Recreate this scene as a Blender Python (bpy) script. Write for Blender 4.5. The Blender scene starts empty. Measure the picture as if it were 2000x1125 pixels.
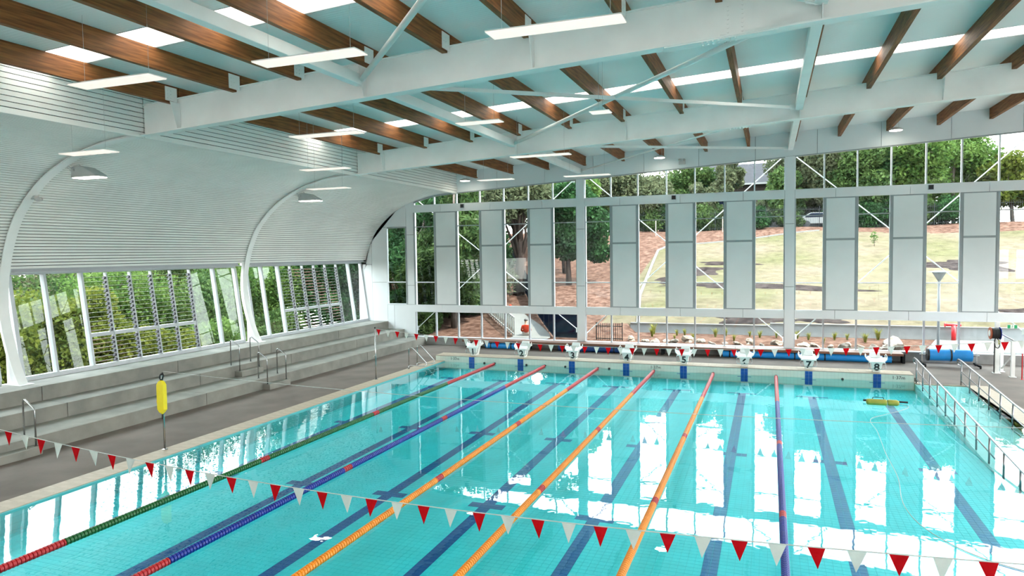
import bpy, bmesh, math, random
import numpy as np
from mathutils import Vector, Matrix

random.seed(7)
S = bpy.context.scene
COL = S.collection
R = math.radians

# ------------------------------------------------------------------ camera
cam_d = bpy.data.cameras.new('camera')
cam = bpy.data.objects.new('camera', cam_d)
COL.objects.link(cam)
YAW, PITCH, ROLL, FPX = 0.354, 0.050, -0.014, 1363.7
_f = Vector((-math.sin(YAW) * math.cos(PITCH), math.cos(YAW) * math.cos(PITCH), -math.sin(PITCH)))
_r = Vector((math.cos(YAW), math.sin(YAW), 0))
_u = _r.cross(_f)
_r2 = _r * math.cos(ROLL) + _u * math.sin(ROLL)
_u2 = -_r * math.sin(ROLL) + _u * math.cos(ROLL)
m = Matrix((( _r2.x, _u2.x, -_f.x, 13.566), (_r2.y, _u2.y, -_f.y, -28.299), (_r2.z, _u2.z, -_f.z, 4.85), (0, 0, 0, 1)))
cam.matrix_world = m
cam_d.sensor_width = 36
cam_d.lens = FPX / 2000 * 36
cam_d.clip_end = 500
S.camera = cam

# ------------------------------------------------------------------ sky, sun, exposure
world = bpy.data.worlds.new('sky')
S.world = world
world.use_nodes = True
wn = world.node_tree.nodes
wl = world.node_tree.links
bg = wn['Background']
tc = wn.new('ShaderNodeTexCoord')
sx = wn.new('ShaderNodeSeparateXYZ')
ramp = wn.new('ShaderNodeValToRGB')
ramp.color_ramp.elements[0].position = 0.0
ramp.color_ramp.elements[0].color = (1.0, 0.99, 0.97, 1)
ramp.color_ramp.elements[1].position = 0.9
ramp.color_ramp.elements[1].color = (0.78, 0.89, 1.0, 1)
wl.new(tc.outputs['Generated'], sx.inputs[0])
wl.new(sx.outputs['Z'], ramp.inputs[0])
wl.new(ramp.outputs[0], bg.inputs['Color'])
bg.inputs['Strength'].default_value = 8.5

sun_d = bpy.data.lights.new('sun', 'SUN')
sun_d.energy = 8.0
sun_d.angle = R(1.5)
sun_d.color = (1.0, 0.93, 0.82)
sun = bpy.data.objects.new('sun', sun_d)
COL.objects.link(sun)
sun.rotation_euler = Vector((-0.58, 0.12, -1.0)).to_track_quat('-Z', 'Y').to_euler()

S.view_settings.view_transform = 'Standard'
S.view_settings.look = 'None'
S.view_settings.exposure = 0.66
S.view_settings.gamma = 1.0
S.view_settings.use_curve_mapping = False
S.cycles.use_denoising = True
S.cycles.max_bounces = 10
S.cycles.diffuse_bounces = 5
S.cycles.glossy_bounces = 4
S.cycles.transmission_bounces = 6
S.cycles.transparent_max_bounces = 24
S.cycles.sample_clamp_indirect = 6
S.cycles.caustics_reflective = False
S.cycles.caustics_refractive = False

# ------------------------------------------------------------------ materials
MATS = {}


def nodes_of(mt):
    return mt.node_tree.nodes, mt.node_tree.links


def mat(name, col, rough=0.5, metal=0.0, noise=0.0, scale=4.0, bump=0.0, bscale=None, stretch=(1, 1, 1), col2=None, detail=6, spec=0.5):
    if name in MATS:
        return MATS[name]
    mt = bpy.data.materials.new(name)
    mt.use_nodes = True
    n, l = nodes_of(mt)
    b = n['Principled BSDF']
    b.inputs['Base Color'].default_value = (*col, 1)
    b.inputs['Roughness'].default_value = rough
    b.inputs['Metallic'].default_value = metal
    b.inputs['Specular IOR Level'].default_value = spec
    if noise > 0 or bump > 0 or col2:
        t = n.new('ShaderNodeTexCoord')
        mp = n.new('ShaderNodeMapping')
        mp.inputs['Scale'].default_value = stretch
        nz = n.new('ShaderNodeTexNoise')
        nz.inputs['Scale'].default_value = scale
        nz.inputs['Detail'].default_value = detail
        l.new(t.outputs['Object'], mp.inputs[0])
        l.new(mp.outputs[0], nz.inputs['Vector'])
        if noise > 0 or col2:
            cr = n.new('ShaderNodeValToRGB')
            c2 = col2 or tuple(c * (1 - noise) for c in col)
            c1 = col if col2 else tuple(min(1, c * (1 + noise * .5)) for c in col)
            cr.color_ramp.elements[0].position = 0.35
            cr.color_ramp.elements[1].position = 0.65
            cr.color_ramp.elements[0].color = (*c2, 1)
            cr.color_ramp.elements[1].color = (*c1, 1)
            l.new(nz.outputs['Fac'], cr.inputs[0])
            l.new(cr.outputs[0], b.inputs['Base Color'])
        if bump > 0:
            bn = n.new('ShaderNodeBump')
            bn.inputs['Strength'].default_value = bump
            bn.inputs['Distance'].default_value = 0.02
            if bscale:
                nz2 = n.new('ShaderNodeTexNoise')
                nz2.inputs['Scale'].default_value = bscale
                l.new(mp.outputs[0], nz2.inputs['Vector'])
                l.new(nz2.outputs['Fac'], bn.inputs['Height'])
            else:
                l.new(nz.outputs['Fac'], bn.inputs['Height'])
            l.new(bn.outputs[0], b.inputs['Normal'])
    MATS[name] = mt
    return mt


def emis(name, col, strength):
    mt = bpy.data.materials.new(name)
    mt.use_nodes = True
    n, l = nodes_of(mt)
    b = n['Principled BSDF']
    b.inputs['Base Color'].default_value = (*[c * .8 for c in col], 1)
    b.inputs['Emission Color'].default_value = (*col, 1)
    b.inputs['Emission Strength'].default_value = strength
    MATS[name] = mt
    return mt


def glass_mat(name, tint=(0.93, 0.97, 0.96), ior=1.27, rough=0.0, bump=None, face=0.0):
    mt = bpy.data.materials.new(name)
    mt.use_nodes = True
    n, l = nodes_of(mt)
    n.remove(n['Principled BSDF'])
    out = n['Material Output']
    tr = n.new('ShaderNodeBsdfTransparent')
    tr.inputs[0].default_value = (*tint, 1)
    gl = n.new('ShaderNodeBsdfGlossy')
    gl.inputs['Roughness'].default_value = rough
    gl.inputs['Color'].default_value = (1, 1, 1, 1)
    fr = n.new('ShaderNodeFresnel')
    ge = n.new('ShaderNodeNewGeometry')
    im = n.new('ShaderNodeMix')
    im.inputs['A'].default_value = ior
    im.inputs['B'].default_value = 1 / ior
    l.new(ge.outputs['Backfacing'], im.inputs['Factor'])
    l.new(im.outputs['Result'], fr.inputs['IOR'])
    mx = n.new('ShaderNodeMixShader')
    l.new(fr.outputs[0], mx.inputs[0])
    l.new(tr.outputs[0], mx.inputs[1])
    l.new(gl.outputs[0], mx.inputs[2])
    l.new(mx.outputs[0], out.inputs[0])
    if bump:
        t = n.new('ShaderNodeTexCoord')
        nz = n.new('ShaderNodeTexNoise')
        nz.inputs['Scale'].default_value = bump[0]
        nz.inputs['Detail'].default_value = 3
        bn = n.new('ShaderNodeBump')
        bn.inputs['Strength'].default_value = bump[1]
        bn.inputs['Distance'].default_value = bump[2]
        l.new(t.outputs['Object'], nz.inputs['Vector'])
        l.new(nz.outputs['Fac'], bn.inputs['Height'])
        l.new(bn.outputs[0], gl.inputs['Normal'])
        l.new(bn.outputs[0], fr.inputs['Normal'])
    MATS[name] = mt
    return mt


def translucent_mat(name, col):
    mt = bpy.data.materials.new(name)
    mt.use_nodes = True
    n, l = nodes_of(mt)
    n.remove(n['Principled BSDF'])
    tl = n.new('ShaderNodeBsdfTranslucent')
    tl.inputs[0].default_value = (*col, 1)
    l.new(tl.outputs[0], n['Material Output'].inputs[0])
    MATS[name] = mt
    return mt


def leaf_mat(name, dark, light, scale=0.6, trans=0.35):
    mt = bpy.data.materials.new(name)
    mt.use_nodes = True
    n, l = nodes_of(mt)
    b = n['Principled BSDF']
    t = n.new('ShaderNodeTexCoord')
    nz = n.new('ShaderNodeTexNoise')
    nz.inputs['Scale'].default_value = scale
    nz.inputs['Detail'].default_value = 8
    nz.inputs['Roughness'].default_value = 0.75
    cr = n.new('ShaderNodeValToRGB')
    cr.color_ramp.elements[0].position = 0.36
    cr.color_ramp.elements[1].position = 0.64
    cr.color_ramp.elements[0].color = (*dark, 1)
    cr.color_ramp.elements[1].color = (*light, 1)
    l.new(t.outputs['Object'], nz.inputs['Vector'])
    l.new(nz.outputs['Fac'], cr.inputs[0])
    l.new(cr.outputs[0], b.inputs['Base Color'])
    b.inputs['Roughness'].default_value = 0.55
    b.inputs['Specular IOR Level'].default_value = 0.05
    tl = n.new('ShaderNodeBsdfTranslucent')
    l.new(cr.outputs[0], tl.inputs[0])
    mx = n.new('ShaderNodeMixShader')
    mx.inputs[0].default_value = trans
    l.new(b.outputs[0], mx.inputs[1])
    l.new(tl.outputs[0], mx.inputs[2])
    l.new(mx.outputs[0], n['Material Output'].inputs[0])
    MATS[name] = mt
    return mt


M_STEEL = mat('white_steel', (0.84, 0.86, 0.84), 0.38, noise=0.04, scale=1.5)
M_RIB = mat('rib_paint', (0.86, 0.87, 0.85), 0.35, noise=0.03, scale=2)
M_LINING = mat('lining_slat', (0.86, 0.87, 0.83), 0.4, noise=0.05, scale=0.8)
M_DARK = mat('dark_gap', (0.035, 0.04, 0.04), 0.9, noise=0.1, scale=3)
M_PANEL = mat('wall_panel', (0.76, 0.79, 0.80), 0.35, noise=0.04, scale=0.7)
M_INFILL = mat('infill_panel', (0.76, 0.80, 0.80), 0.45, noise=0.05, scale=0.6)
M_FRAME = mat('grey_frame', (0.32, 0.36, 0.37), 0.4, noise=0.06, scale=3)
M_ALU = mat('pale_frame', (0.72, 0.75, 0.77), 0.35, noise=0.04, scale=3)
M_CONC = mat('concrete', (0.30, 0.29, 0.255), 0.85, spec=0.2, scale=1.6, col2=(0.225, 0.222, 0.20), bump=0.15, bscale=14)
M_PLINTH = mat('plinth_concrete', (0.26, 0.255, 0.245), 0.8, noise=0.15, scale=3)
M_DECK = mat('deck_screed', (0.215, 0.18, 0.155), 0.85, spec=0.15, scale=0.9, col2=(0.165, 0.139, 0.12), bump=0.1, bscale=20)
M_CHROME = mat('stainless', (0.46, 0.46, 0.46), 0.22, metal=1.0, noise=0.04, scale=5)
M_BEIGE = mat('beige_tile', (0.54, 0.445, 0.335), 0.55, spec=0.3, scale=3.0, col2=(0.46, 0.375, 0.28))
M_GROUT = mat('grout', (0.40, 0.37, 0.32), 0.9, noise=0.1, scale=6)
M_POOL = mat('aqua_tile', (0.07, 0.80, 0.87), 0.4, noise=0.06, scale=2.0)
M_POOLGROUT = mat('aqua_grout', (0.06, 0.62, 0.68), 0.8, noise=0.05, scale=4)
M_NAVY = mat('navy_tile', (0.0, 0.07, 0.34), 0.35, noise=0.15, scale=3)
M_RAMP = mat('ramp_tile', (0.62, 0.78, 0.76), 0.5, noise=0.06, scale=3)
M_WHITE = mat('white_plastic', (0.82, 0.83, 0.80), 0.4, noise=0.03, scale=6)
M_BLACK = mat('black_paint', (0.015, 0.015, 0.017), 0.5, noise=0.1, scale=8)
M_RED = mat('red_plastic', (0.50, 0.008, 0.014), 0.4, noise=0.12, scale=5)
M_REDF = leaf_mat('red_cloth', (0.66, 0.008, 0.016), (0.80, 0.015, 0.025), 6, .5)
M_WHITEF = leaf_mat('white_cloth', (0.80, 0.79, 0.75), (0.86, 0.85, 0.81), 6, .5)
M_ORANGE = mat('orange_plastic', (0.86, 0.27, 0.004), 0.4, noise=0.10, scale=5)
M_GREEN = mat('green_plastic', (0.004, 0.115, 0.018), 0.4, noise=0.12, scale=5)
M_BLUE = mat('blue_plastic', (0.001, 0.018, 0.28), 0.4, noise=0.12, scale=5)
M_CYANB = mat('blue_foam', (0.01, 0.26, 0.68), 0.5, noise=0.10, scale=3)
M_YELLOW = mat('yellow_foam', (0.90, 0.70, 0.01), 0.5, noise=0.05, scale=5)
M_YGREEN = mat('olive_yellow', (0.42, 0.40, 0.06), 0.45, noise=0.1, scale=5)
M_ROPE = mat('cord', (0.66, 0.66, 0.62), 0.7, noise=0.05, scale=20)
M_TIMBER = mat('red_timber', (0.20, 0.085, 0.05), 0.35, noise=0.25, scale=3, stretch=(0.3, 6, 6))
M_HOSE = mat('hose_orange', (0.42, 0.09, 0.03), 0.5, noise=0.1, scale=5)
M_SIGN = mat('sign_green', (0.0, 0.36, 0.12), 0.5, noise=0.03, scale=5)
M_PATH = mat('white_concrete', (0.14, 0.137, 0.13), 0.8, spec=0.0, noise=0.06, scale=2)
M_GREYW = mat('grey_retaining', (0.26, 0.265, 0.27), 0.8, spec=0.0, noise=0.1, scale=2)
M_LAWN = mat('lawn_grass', (0.072, 0.067, 0.036), 0.9, spec=0.0, scale=0.16, col2=(0.104, 0.082, 0.060), bump=0.6, bscale=9, detail=9)
M_MULCH = mat('mulch', (0.118, 0.070, 0.053), 0.95, spec=0.0, scale=3.0, col2=(0.050, 0.026, 0.019), bump=0.8, bscale=8, detail=10)
def mottle(mt, scale, lo, hi):
    n, l = nodes_of(mt)
    b = n['Principled BSDF']
    src = b.inputs['Base Color'].links[0].from_socket
    t = n.new('ShaderNodeTexCoord')
    nz = n.new('ShaderNodeTexNoise')
    nz.inputs['Scale'].default_value = scale
    nz.inputs['Detail'].default_value = 10
    nz.inputs['Roughness'].default_value = 0.7
    mr = n.new('ShaderNodeMapRange')
    mr.inputs['From Min'].default_value = .3
    mr.inputs['From Max'].default_value = .7
    mr.inputs['To Min'].default_value = lo
    mr.inputs['To Max'].default_value = hi
    mx = n.new('ShaderNodeVectorMath')
    mx.operation = 'SCALE'
    l.new(t.outputs['Object'], nz.inputs['Vector'])
    l.new(nz.outputs['Fac'], mr.inputs['Value'])
    l.new(src, mx.inputs[0])
    l.new(mr.outputs['Result'], mx.inputs['Scale'])
    l.new(mx.outputs[0], b.inputs['Base Color'])


mottle(M_LAWN, 1.4, .62, 1.22)
mottle(M_MULCH, 1.2, .6, 1.25)
M_SOIL = mat('dark_soil', (0.036, 0.028, 0.026), 0.95, spec=0.0, scale=2.0, col2=(0.014, 0.0105, 0.0105), bump=0.8, bscale=7)
M_ROCK = mat('pale_rock', (0.34, 0.29, 0.25), 0.9, spec=0.0, scale=2.2, col2=(0.19, 0.145, 0.115), bump=0.4, bscale=5)
M_BARK = mat('bark', (0.050, 0.036, 0.030), 0.9, spec=0.0, scale=3, col2=(0.022, 0.015, 0.013), stretch=(2, 2, .5), bump=0.5)
M_BARKP = mat('pale_bark', (0.12, 0.10, 0.088), 0.9, spec=0.0, scale=3, col2=(0.06, 0.046, 0.04), stretch=(2, 2, .5), bump=0.3)
M_NAVYC = mat('navy_shadecloth', (0.003, 0.006, 0.018), 0.85, spec=0.0, noise=0.25, scale=3)
M_BLACKF = mat('black_fence', (0.02, 0.022, 0.024), 0.5, spec=0.0, noise=0.1, scale=4)
M_BRICK = mat('house_brick', (0.040, 0.032, 0.028), 0.9, spec=0.0, noise=0.2, scale=6)
M_ROOFT = mat('house_roof', (0.036, 0.036, 0.040), 0.7, spec=0.0, noise=0.2, scale=5)
M_SKIN = mat('skin', (0.55, 0.34, 0.25), 0.5, noise=0.05, scale=6)
M_SHIRT = mat('red_shirt', (0.30, 0.030, 0.014), 0.8, spec=0.0, noise=0.1, scale=8)
M_HAIR = mat('dark_hair', (0.03, 0.022, 0.02), 0.6, noise=0.2, scale=20)
M_TROUS = mat('pale_trousers', (0.45, 0.38, 0.34), 0.8, noise=0.1, scale=8)
M_MIDF = mat('mid_grey_frame', (0.42, 0.43, 0.45), 0.45, spec=0.2, noise=0.05, scale=3)
M_NAVYR = mat('navy_foam', (0.004, 0.045, 0.20), 0.5, noise=0.1, scale=3)
M_OUTG = mat('lamp_post_grey', (0.30, 0.305, 0.315), 0.5, spec=0.0, noise=0.05, scale=4)
M_BALW = mat('balustrade_white', (0.30, 0.30, 0.29), 0.5, spec=0.0, noise=0.03, scale=4)
M_OUTW = mat('lamp_frosted', (0.20, 0.20, 0.195), 0.5, spec=0.0, noise=0.03, scale=4)
M_FPOST = mat('fence_post_grey', (0.03, 0.035, 0.045), 0.5, spec=0.0, noise=0.05, scale=4)
M_CLIP = mat('louvre_clip_grey', (0.07, 0.07, 0.085), 0.5, noise=0.05, scale=4)
M_WALU = mat('sloping_window_frame', (0.52, 0.55, 0.57), 0.5, noise=0.04, scale=3)
M_STEELD = mat('dull_steel', (0.30, 0.30, 0.31), 0.3, metal=1.0, noise=0.04, scale=5)
M_GREYP = mat('grey_housing', (0.50, 0.51, 0.50), 0.4, noise=0.05, scale=4)
M_GLOW = emis('lamp_lens', (1.0, 0.93, 0.80), 14.0)
M_REFL = emis('strip_lens', (1.0, 0.86, 0.77), 0.5)  # glow of the added glass-reflection strips
M_GLASS = glass_mat('window_glass')
M_LOUVRE = glass_mat('louvre_glass', tint=(0.92, 0.96, 0.95), ior=1.45)
M_WATER = glass_mat('pool_water', tint=(0.62, 0.95, 0.96), ior=1.28, bump=(1.3, 0.12, 0.02))
M_SKYL = translucent_mat('skylight_sheet', (0.62, 0.60, 0.565))

# roof sheet with fine ribs
M_ROOF = mat('roof_lining', (0.86, 0.88, 0.87), 0.35, noise=0.03, scale=0.5)
_n, _l = nodes_of(M_ROOF)
_t = _n.new('ShaderNodeTexCoord')
_w = _n.new('ShaderNodeTexWave')
_w.bands_direction = 'Y'
_w.inputs['Scale'].default_value = 3.2
_bn = _n.new('ShaderNodeBump')
_bn.inputs['Strength'].default_value = 0.25
_bn.inputs['Distance'].default_value = 0.01
_l.new(_t.outputs['Object'], _w.inputs['Vector'])
_l.new(_w.outputs['Fac'], _bn.inputs['Height'])
_l.new(_bn.outputs[0], _n['Principled BSDF'].inputs['Normal'])

# glulam timber
M_GLU = mat('glulam', (0.30, 0.118, 0.038), 0.6, spec=0.25, scale=2.2, col2=(0.125, 0.045, 0.014), stretch=(7, 0.55, 9), detail=9, bump=0.05)


def tile_wall_mat(name, base, grout, pitch):
    mt = bpy.data.materials.new(name)
    mt.use_nodes = True
    n, l = nodes_of(mt)
    b = n['Principled BSDF']
    t = n.new('ShaderNodeTexCoord')
    mp = n.new('ShaderNodeMapping')
    mp.inputs['Rotation'].default_value = (R(90), 0, 0)
    br = n.new('ShaderNodeTexBrick')
    br.offset = 0.0
    br.inputs['Color1'].default_value = (*base, 1)
    br.inputs['Color2'].default_value = (*[c * .95 for c in base], 1)
    br.inputs['Mortar'].default_value = (*grout, 1)
    br.inputs['Scale'].default_value = 1.0
    br.inputs['Mortar Size'].default_value = 0.004
    br.inputs['Brick Width'].default_value = pitch
    br.inputs['Row Height'].default_value = pitch
    l.new(t.outputs['Object'], mp.inputs[0])
    l.new(mp.outputs[0], br.inputs['Vector'])
    l.new(br.outputs['Color'], b.inputs['Base Color'])
    b.inputs['Roughness'].default_value = 0.35
    MATS[name] = mt
    return mt


M_ENDT = tile_wall_mat('end_wall_tile', (0.62, 0.68, 0.60), (0.50, 0.55, 0.49), 0.1278)
M_SIDET = tile_wall_mat('side_wall_tile', (0.17, 0.70, 0.72), (0.1, 0.5, 0.53), 0.1278)

# ------------------------------------------------------------------ object helpers


class MB:
    def __init__(s):
        s.v = []
        s.f = []

    def add(s, vs, fs):
        o = len(s.v)
        s.v += [tuple(v) for v in vs]
        s.f += [tuple(i + o for i in f) for f in fs]
        return s

    def box(s, x0, x1, y0, y1, z0, z1):
        return s.add([(x0, y0, z0), (x1, y0, z0), (x1, y1, z0), (x0, y1, z0), (x0, y0, z1), (x1, y0, z1), (x1, y1, z1), (x0, y1, z1)],
                     [(0, 3, 2, 1), (4, 5, 6, 7), (0, 1, 5, 4), (1, 2, 6, 5), (2, 3, 7, 6), (3, 0, 4, 7)])

    def hexa(s, p):
        return s.add(p, [(0, 3, 2, 1), (4, 5, 6, 7), (0, 1, 5, 4), (1, 2, 6, 5), (2, 3, 7, 6), (3, 0, 4, 7)])

    def prism(s, poly, d):
        """poly: planar 3D points, d: extrusion vector"""
        n = len(poly)
        d = Vector(d)
        a = [Vector(q) for q in poly]
        b = [q + d for q in a]
        fs = [tuple(range(n - 1, -1, -1)), tuple(range(n, 2 * n))]
        fs += [(i, (i + 1) % n, n + (i + 1) % n, n + i) for i in range(n)]
        return s.add(a + b, fs)

    def bar(s, a, b, w, h, up=(0, 0, 1)):
        a, b = Vector(a), Vector(b)
        d = (b - a).normalized()
        up = Vector(up)
        if abs(d.dot(up)) > 0.98:
            up = Vector((0, 1, 0))
        x = d.cross(up).normalized() * (w / 2)
        y = x.cross(d).normalized() * (h / 2)
        return s.hexa([a - x - y, a + x - y, b + x - y, b - x - y, a - x + y, a + x + y, b + x + y, b - x + y])

    def tube(s, path, r, n=8, cap=True):
        P = [Vector(q) for q in path]
        rs = r if isinstance(r, (list, tuple)) else [r] * len(P)
        o = len(s.v)
        prev = None
        for i, q in enumerate(P):
            if i == 0:
                d = P[1] - P[0]
            elif i == len(P) - 1:
                d = P[-1] - P[-2]
            else:
                d = (P[i + 1] - q).normalized() + (q - P[i - 1]).normalized()
            d.normalize()
            if prev is None:
                up = Vector((0, 0, 1)) if abs(d.z) < .9 else Vector((1, 0, 0))
                x = d.cross(up).normalized()
            else:
                x = (prev - d * prev.dot(d)).normalized()
            prev = x
            y = d.cross(x)
            for k in range(n):
                t = 2 * math.pi * k / n
                s.v.append(tuple(q + (x * math.cos(t) + y * math.sin(t)) * rs[i]))
        for i in range(len(P) - 1):
            for k in range(n):
                a = o + i * n + k
                b = o + i * n + (k + 1) % n
                s.f.append((a, b, b + n, a + n))
        if cap:
            s.f.append(tuple(o + k for k in range(n - 1, -1, -1)))
            s.f.append(tuple(o + (len(P) - 1) * n + k for k in range(n)))
        return s

    def lathe(s, prof, c, axis='Z', n=16):
        """prof: list of (r, h)"""
        o = len(s.v)
        for r, h in prof:
            for k in range(n):
                t = 2 * math.pi * k / n
                a, b = r * math.cos(t), r * math.sin(t)
                p = {'Z': (a, b, h), 'Y': (a, h, b), 'X': (h, a, b)}[axis]
                s.v.append((c[0] + p[0], c[1] + p[1], c[2] + p[2]))
        for i in range(len(prof) - 1):
            for k in range(n):
                a = o + i * n + k
                b = o + i * n + (k + 1) % n
                s.f.append((a, b, b + n, a + n))
        s.f.append(tuple(o + k for k in range(n - 1, -1, -1)))
        s.f.append(tuple(o + (len(prof) - 1) * n + k for k in range(n)))
        return s


def world_off(p):
    v = Vector((0, 0, 0))
    while p is not None:
        v += p.location
        p = p.parent
    return v


def link(name, me, parent=None, loc=(0, 0, 0)):
    o = bpy.data.objects.new(name, me)
    COL.objects.link(o)
    o.location = loc
    if parent is not None:
        o.parent = parent
    return o


def build(mb, name, material, parent=None, smooth=False, loc=None, kind=None, bevel=0):
    """mb holds world coordinates; the object keeps its origin at the parent's (or at loc)"""
    off = world_off(parent)
    l = Vector(loc) if loc is not None else Vector((0, 0, 0))
    if parent is None and loc is None and mb.v:
        a = np.array(mb.v)
        l = Vector(((a[:, 0].min() + a[:, 0].max()) / 2, (a[:, 1].min() + a[:, 1].max()) / 2, a[:, 2].min()))
    off = off + l
    me = bpy.data.meshes.new(name)
    vv = [(x - off.x, y - off.y, z - off.z) for x, y, z in mb.v]
    me.from_pydata(vv, [], mb.f)
    me.materials.append(material)
    bm = bmesh.new()
    bm.from_mesh(me)
    bmesh.ops.recalc_face_normals(bm, faces=bm.faces)
    bm.to_mesh(me)
    bm.free()
    if smooth:
        me.shade_smooth()
    o = link(name, me, parent, l)
    if kind:
        o['kind'] = kind
    if bevel:
        md = o.modifiers.new('bevel', 'BEVEL')
        md.width = bevel
        md.segments = 2
        md.limit_method = 'ANGLE'
    return o


def thing(name, label, cat, loc=(0, 0, 0), group=None):
    o = bpy.data.objects.new(name, None)
    COL.objects.link(o)
    o.empty_display_size = 0.1
    o.location = loc
    o['label'] = label
    o['category'] = cat
    if group:
        o['group'] = group
    return o


def tag(o, label, cat, group=None):
    o['label'] = label
    o['category'] = cat
    if group:
        o['group'] = group
    return o


def struct(name, label=None, loc=(0, 0, 0)):
    o = bpy.data.objects.new(name, None)
    COL.objects.link(o)
    o.empty_display_size = 0.1
    o.location = loc
    o['kind'] = 'structure'
    if label:
        o['label'] = label
    return o


def sbuild(mb, name, material, label=None, **k):
    o = build(mb, name, material, None, **k)
    o['kind'] = 'structure'
    if label:
        o['label'] = label
    return o


def copy_tree(o, loc, parent=None):
    c = o.copy()
    COL.objects.link(c)
    c.parent = parent
    if loc is not None:
        c.location = loc
    for ch in list(o.children):
        copy_tree(ch, None, c)
    return c


def text(name, s, size, loc, rot, material, parent, ext=0.002, off=0.0):
    cu = bpy.data.curves.new(name, 'FONT')
    cu.body = s
    cu.size = size
    cu.extrude = ext
    cu.align_x = 'CENTER'
    cu.align_y = 'CENTER'
    cu.materials.append(material)
    cu.offset = off
    tmp = bpy.data.objects.new(name, cu)
    COL.objects.link(tmp)
    me = bpy.data.meshes.new_from_object(tmp.evaluated_get(bpy.context.evaluated_depsgraph_get()))
    bpy.data.objects.remove(tmp)
    o = bpy.data.objects.new(name, me)
    COL.objects.link(o)
    o.rotation_euler = rot
    if parent is not None:
        o.parent = parent
        o.location = Vector(loc) - world_off(parent)
    else:
        o.location = loc
    return o


ORD = ['first', 'second', 'third', 'fourth', 'fifth', 'sixth', 'seventh', 'eighth', 'ninth', 'tenth', 'eleventh', 'twelfth', 'thirteenth', 'fourteenth', 'fifteenth', 'sixteenth', 'seventeenth', 'eighteenth', 'nineteenth', 'twentieth', 'twenty-first', 'twenty-second', 'twenty-third', 'twenty-fourth', 'twenty-fifth', 'twenty-sixth', 'twenty-seventh', 'twenty-eighth']

# ------------------------------------------------------------------ main dimensions (metres, water level z = 0)
LANE = 2.301
YW = 5.0                      # far wall plane
ZD = 0.04                     # deck level
RIBS = [-14.4, -4.4]
roofz = lambda x: 9.18 + .055 * x
purz = lambda x: 8.745 + .055 * x
rafb = lambda x: 8.10 + .0555 * x
raft = lambda x: 8.90 + .0575 * x
cler = lambda x: 8.125 + .0555 * x
PROF = [(-6.70, 1.24), (-6.93, 1.70), (-7.12, 2.25), (-7.30, 2.95), (-7.36, 3.50), (-7.33, 4.05), (-7.20, 4.67), (-6.97, 5.33), (-6.62, 5.98),
        (-6.15, 6.50), (-5.62, 6.94), (-5.06, 7.28), (-4.36, 7.58), (-3.75, 7.77), (-3.05, 7.92), (-2.40, 7.99), (-1.70, 8.02)]


def smooth_prof(P, sub=6):
    out = []
    n = len(P)
    for i in range(n - 1):
        p0, p1, p2, p3 = P[max(0, i - 1)], P[i], P[i + 1], P[min(n - 1, i + 2)]
        for k in range(sub):
            t = k / sub
            out.append(tuple(.5 * ((2 * p1[j]) + (-p0[j] + p2[j]) * t + (2 * p0[j] - 5 * p1[j] + 4 * p2[j] - p3[j]) * t * t + (-p0[j] + 3 * p1[j] - 3 * p2[j] + p3[j]) * t ** 3) for j in (0, 1)))
    out.append(P[-1])
    return out


SP = smooth_prof(PROF)


def normals2d(P):
    out = []
    for i in range(len(P)):
        a = P[max(0, i - 1)]
        b = P[min(len(P) - 1, i + 1)]
        dx, dz = b[0] - a[0], b[1] - a[1]
        L = math.hypot(dx, dz)
        out.append((-dz / L, dx / L))     # outward (away from the hall)
    return out


SN = normals2d(SP)


def off2d(d):
    return [(p[0] + n[0] * d, p[1] + n[1] * d) for p, n in zip(SP, SN)]


def curve_z(x):
    """height of the lining at x (upper half of the curve)"""
    pts = [p for p in SP if p[1] >= 4.0]
    if x <= min(p[0] for p in pts):
        return 4.0
    for a, b in zip(pts[:-1], pts[1:]):
        if min(a[0], b[0]) <= x <= max(a[0], b[0]) and b[0] > a[0]:
            return a[1] + (b[1] - a[1]) * (x - a[0]) / max(1e-6, b[0] - a[0])
    return cler(x)


# ================================================================== POOL SHELL AND FLOORS
PXL, PXR = -0.17, 18.42       # swimming basin
RXR = 20.0                    # ramp outer edge
PY0 = -25.0
floorz = lambda y: -0.29 + .0075 * y      # sloping basin floor (y negative), seen through the water

fl = MB()
fl.box(-3.64, PXL - .6, -34, YW, -1.2, ZD)                                     # pool side
fl.box(PXL - .6, RXR + .6, .85, YW, -1.2, ZD)                                  # beyond the blocks
fl.box(RXR + .6, 30, -34, YW, -1.2, ZD)
fl.box(PXL - .6, RXR + .6, -34, PY0 - .6, -1.2, ZD)
fl.box(18.65, RXR + .6, -.3, .85, -1.2, ZD)
FLOOR = sbuild(fl, 'floor', M_DECK, 'grey brown screed floor around the pool')

# coping tiles along the edges, each its own tile on a grout bed
gb = MB()
gb.box(PXL - .6, PXL, PY0 - .6, 0, -1.2, ZD - .006)
gb.box(RXR, RXR + .6, PY0 - .6, -.3, -1.2, ZD - .006)
gb.box(PXL, RXR, PY0 - .6, PY0, -1.2, ZD - .006)
gb.box(18.65, RXR + .6, -.36, -.3, -1.2, ZD - .006)
COPING = build(gb, 'coping_bed', M_GROUT, FLOOR)
tm = MB().box(-.298, .298, -.147, .147, 0, .014)
tme = bpy.data.meshes.new('coping_tile')
tme.from_pydata(tm.v, [], tm.f)
tme.materials.append(M_BEIGE)
for k in range(76):
    link('coping_tile', tme, FLOOR, Vector((PXL - .302, -.15 - .3 * k, ZD - .008)) - world_off(FLOOR))
for k in range(36):
    link('coping_tile', tme, FLOOR, Vector((RXR + .302, -.45 - .3 * k, ZD - .008)) - world_off(FLOOR))

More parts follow.
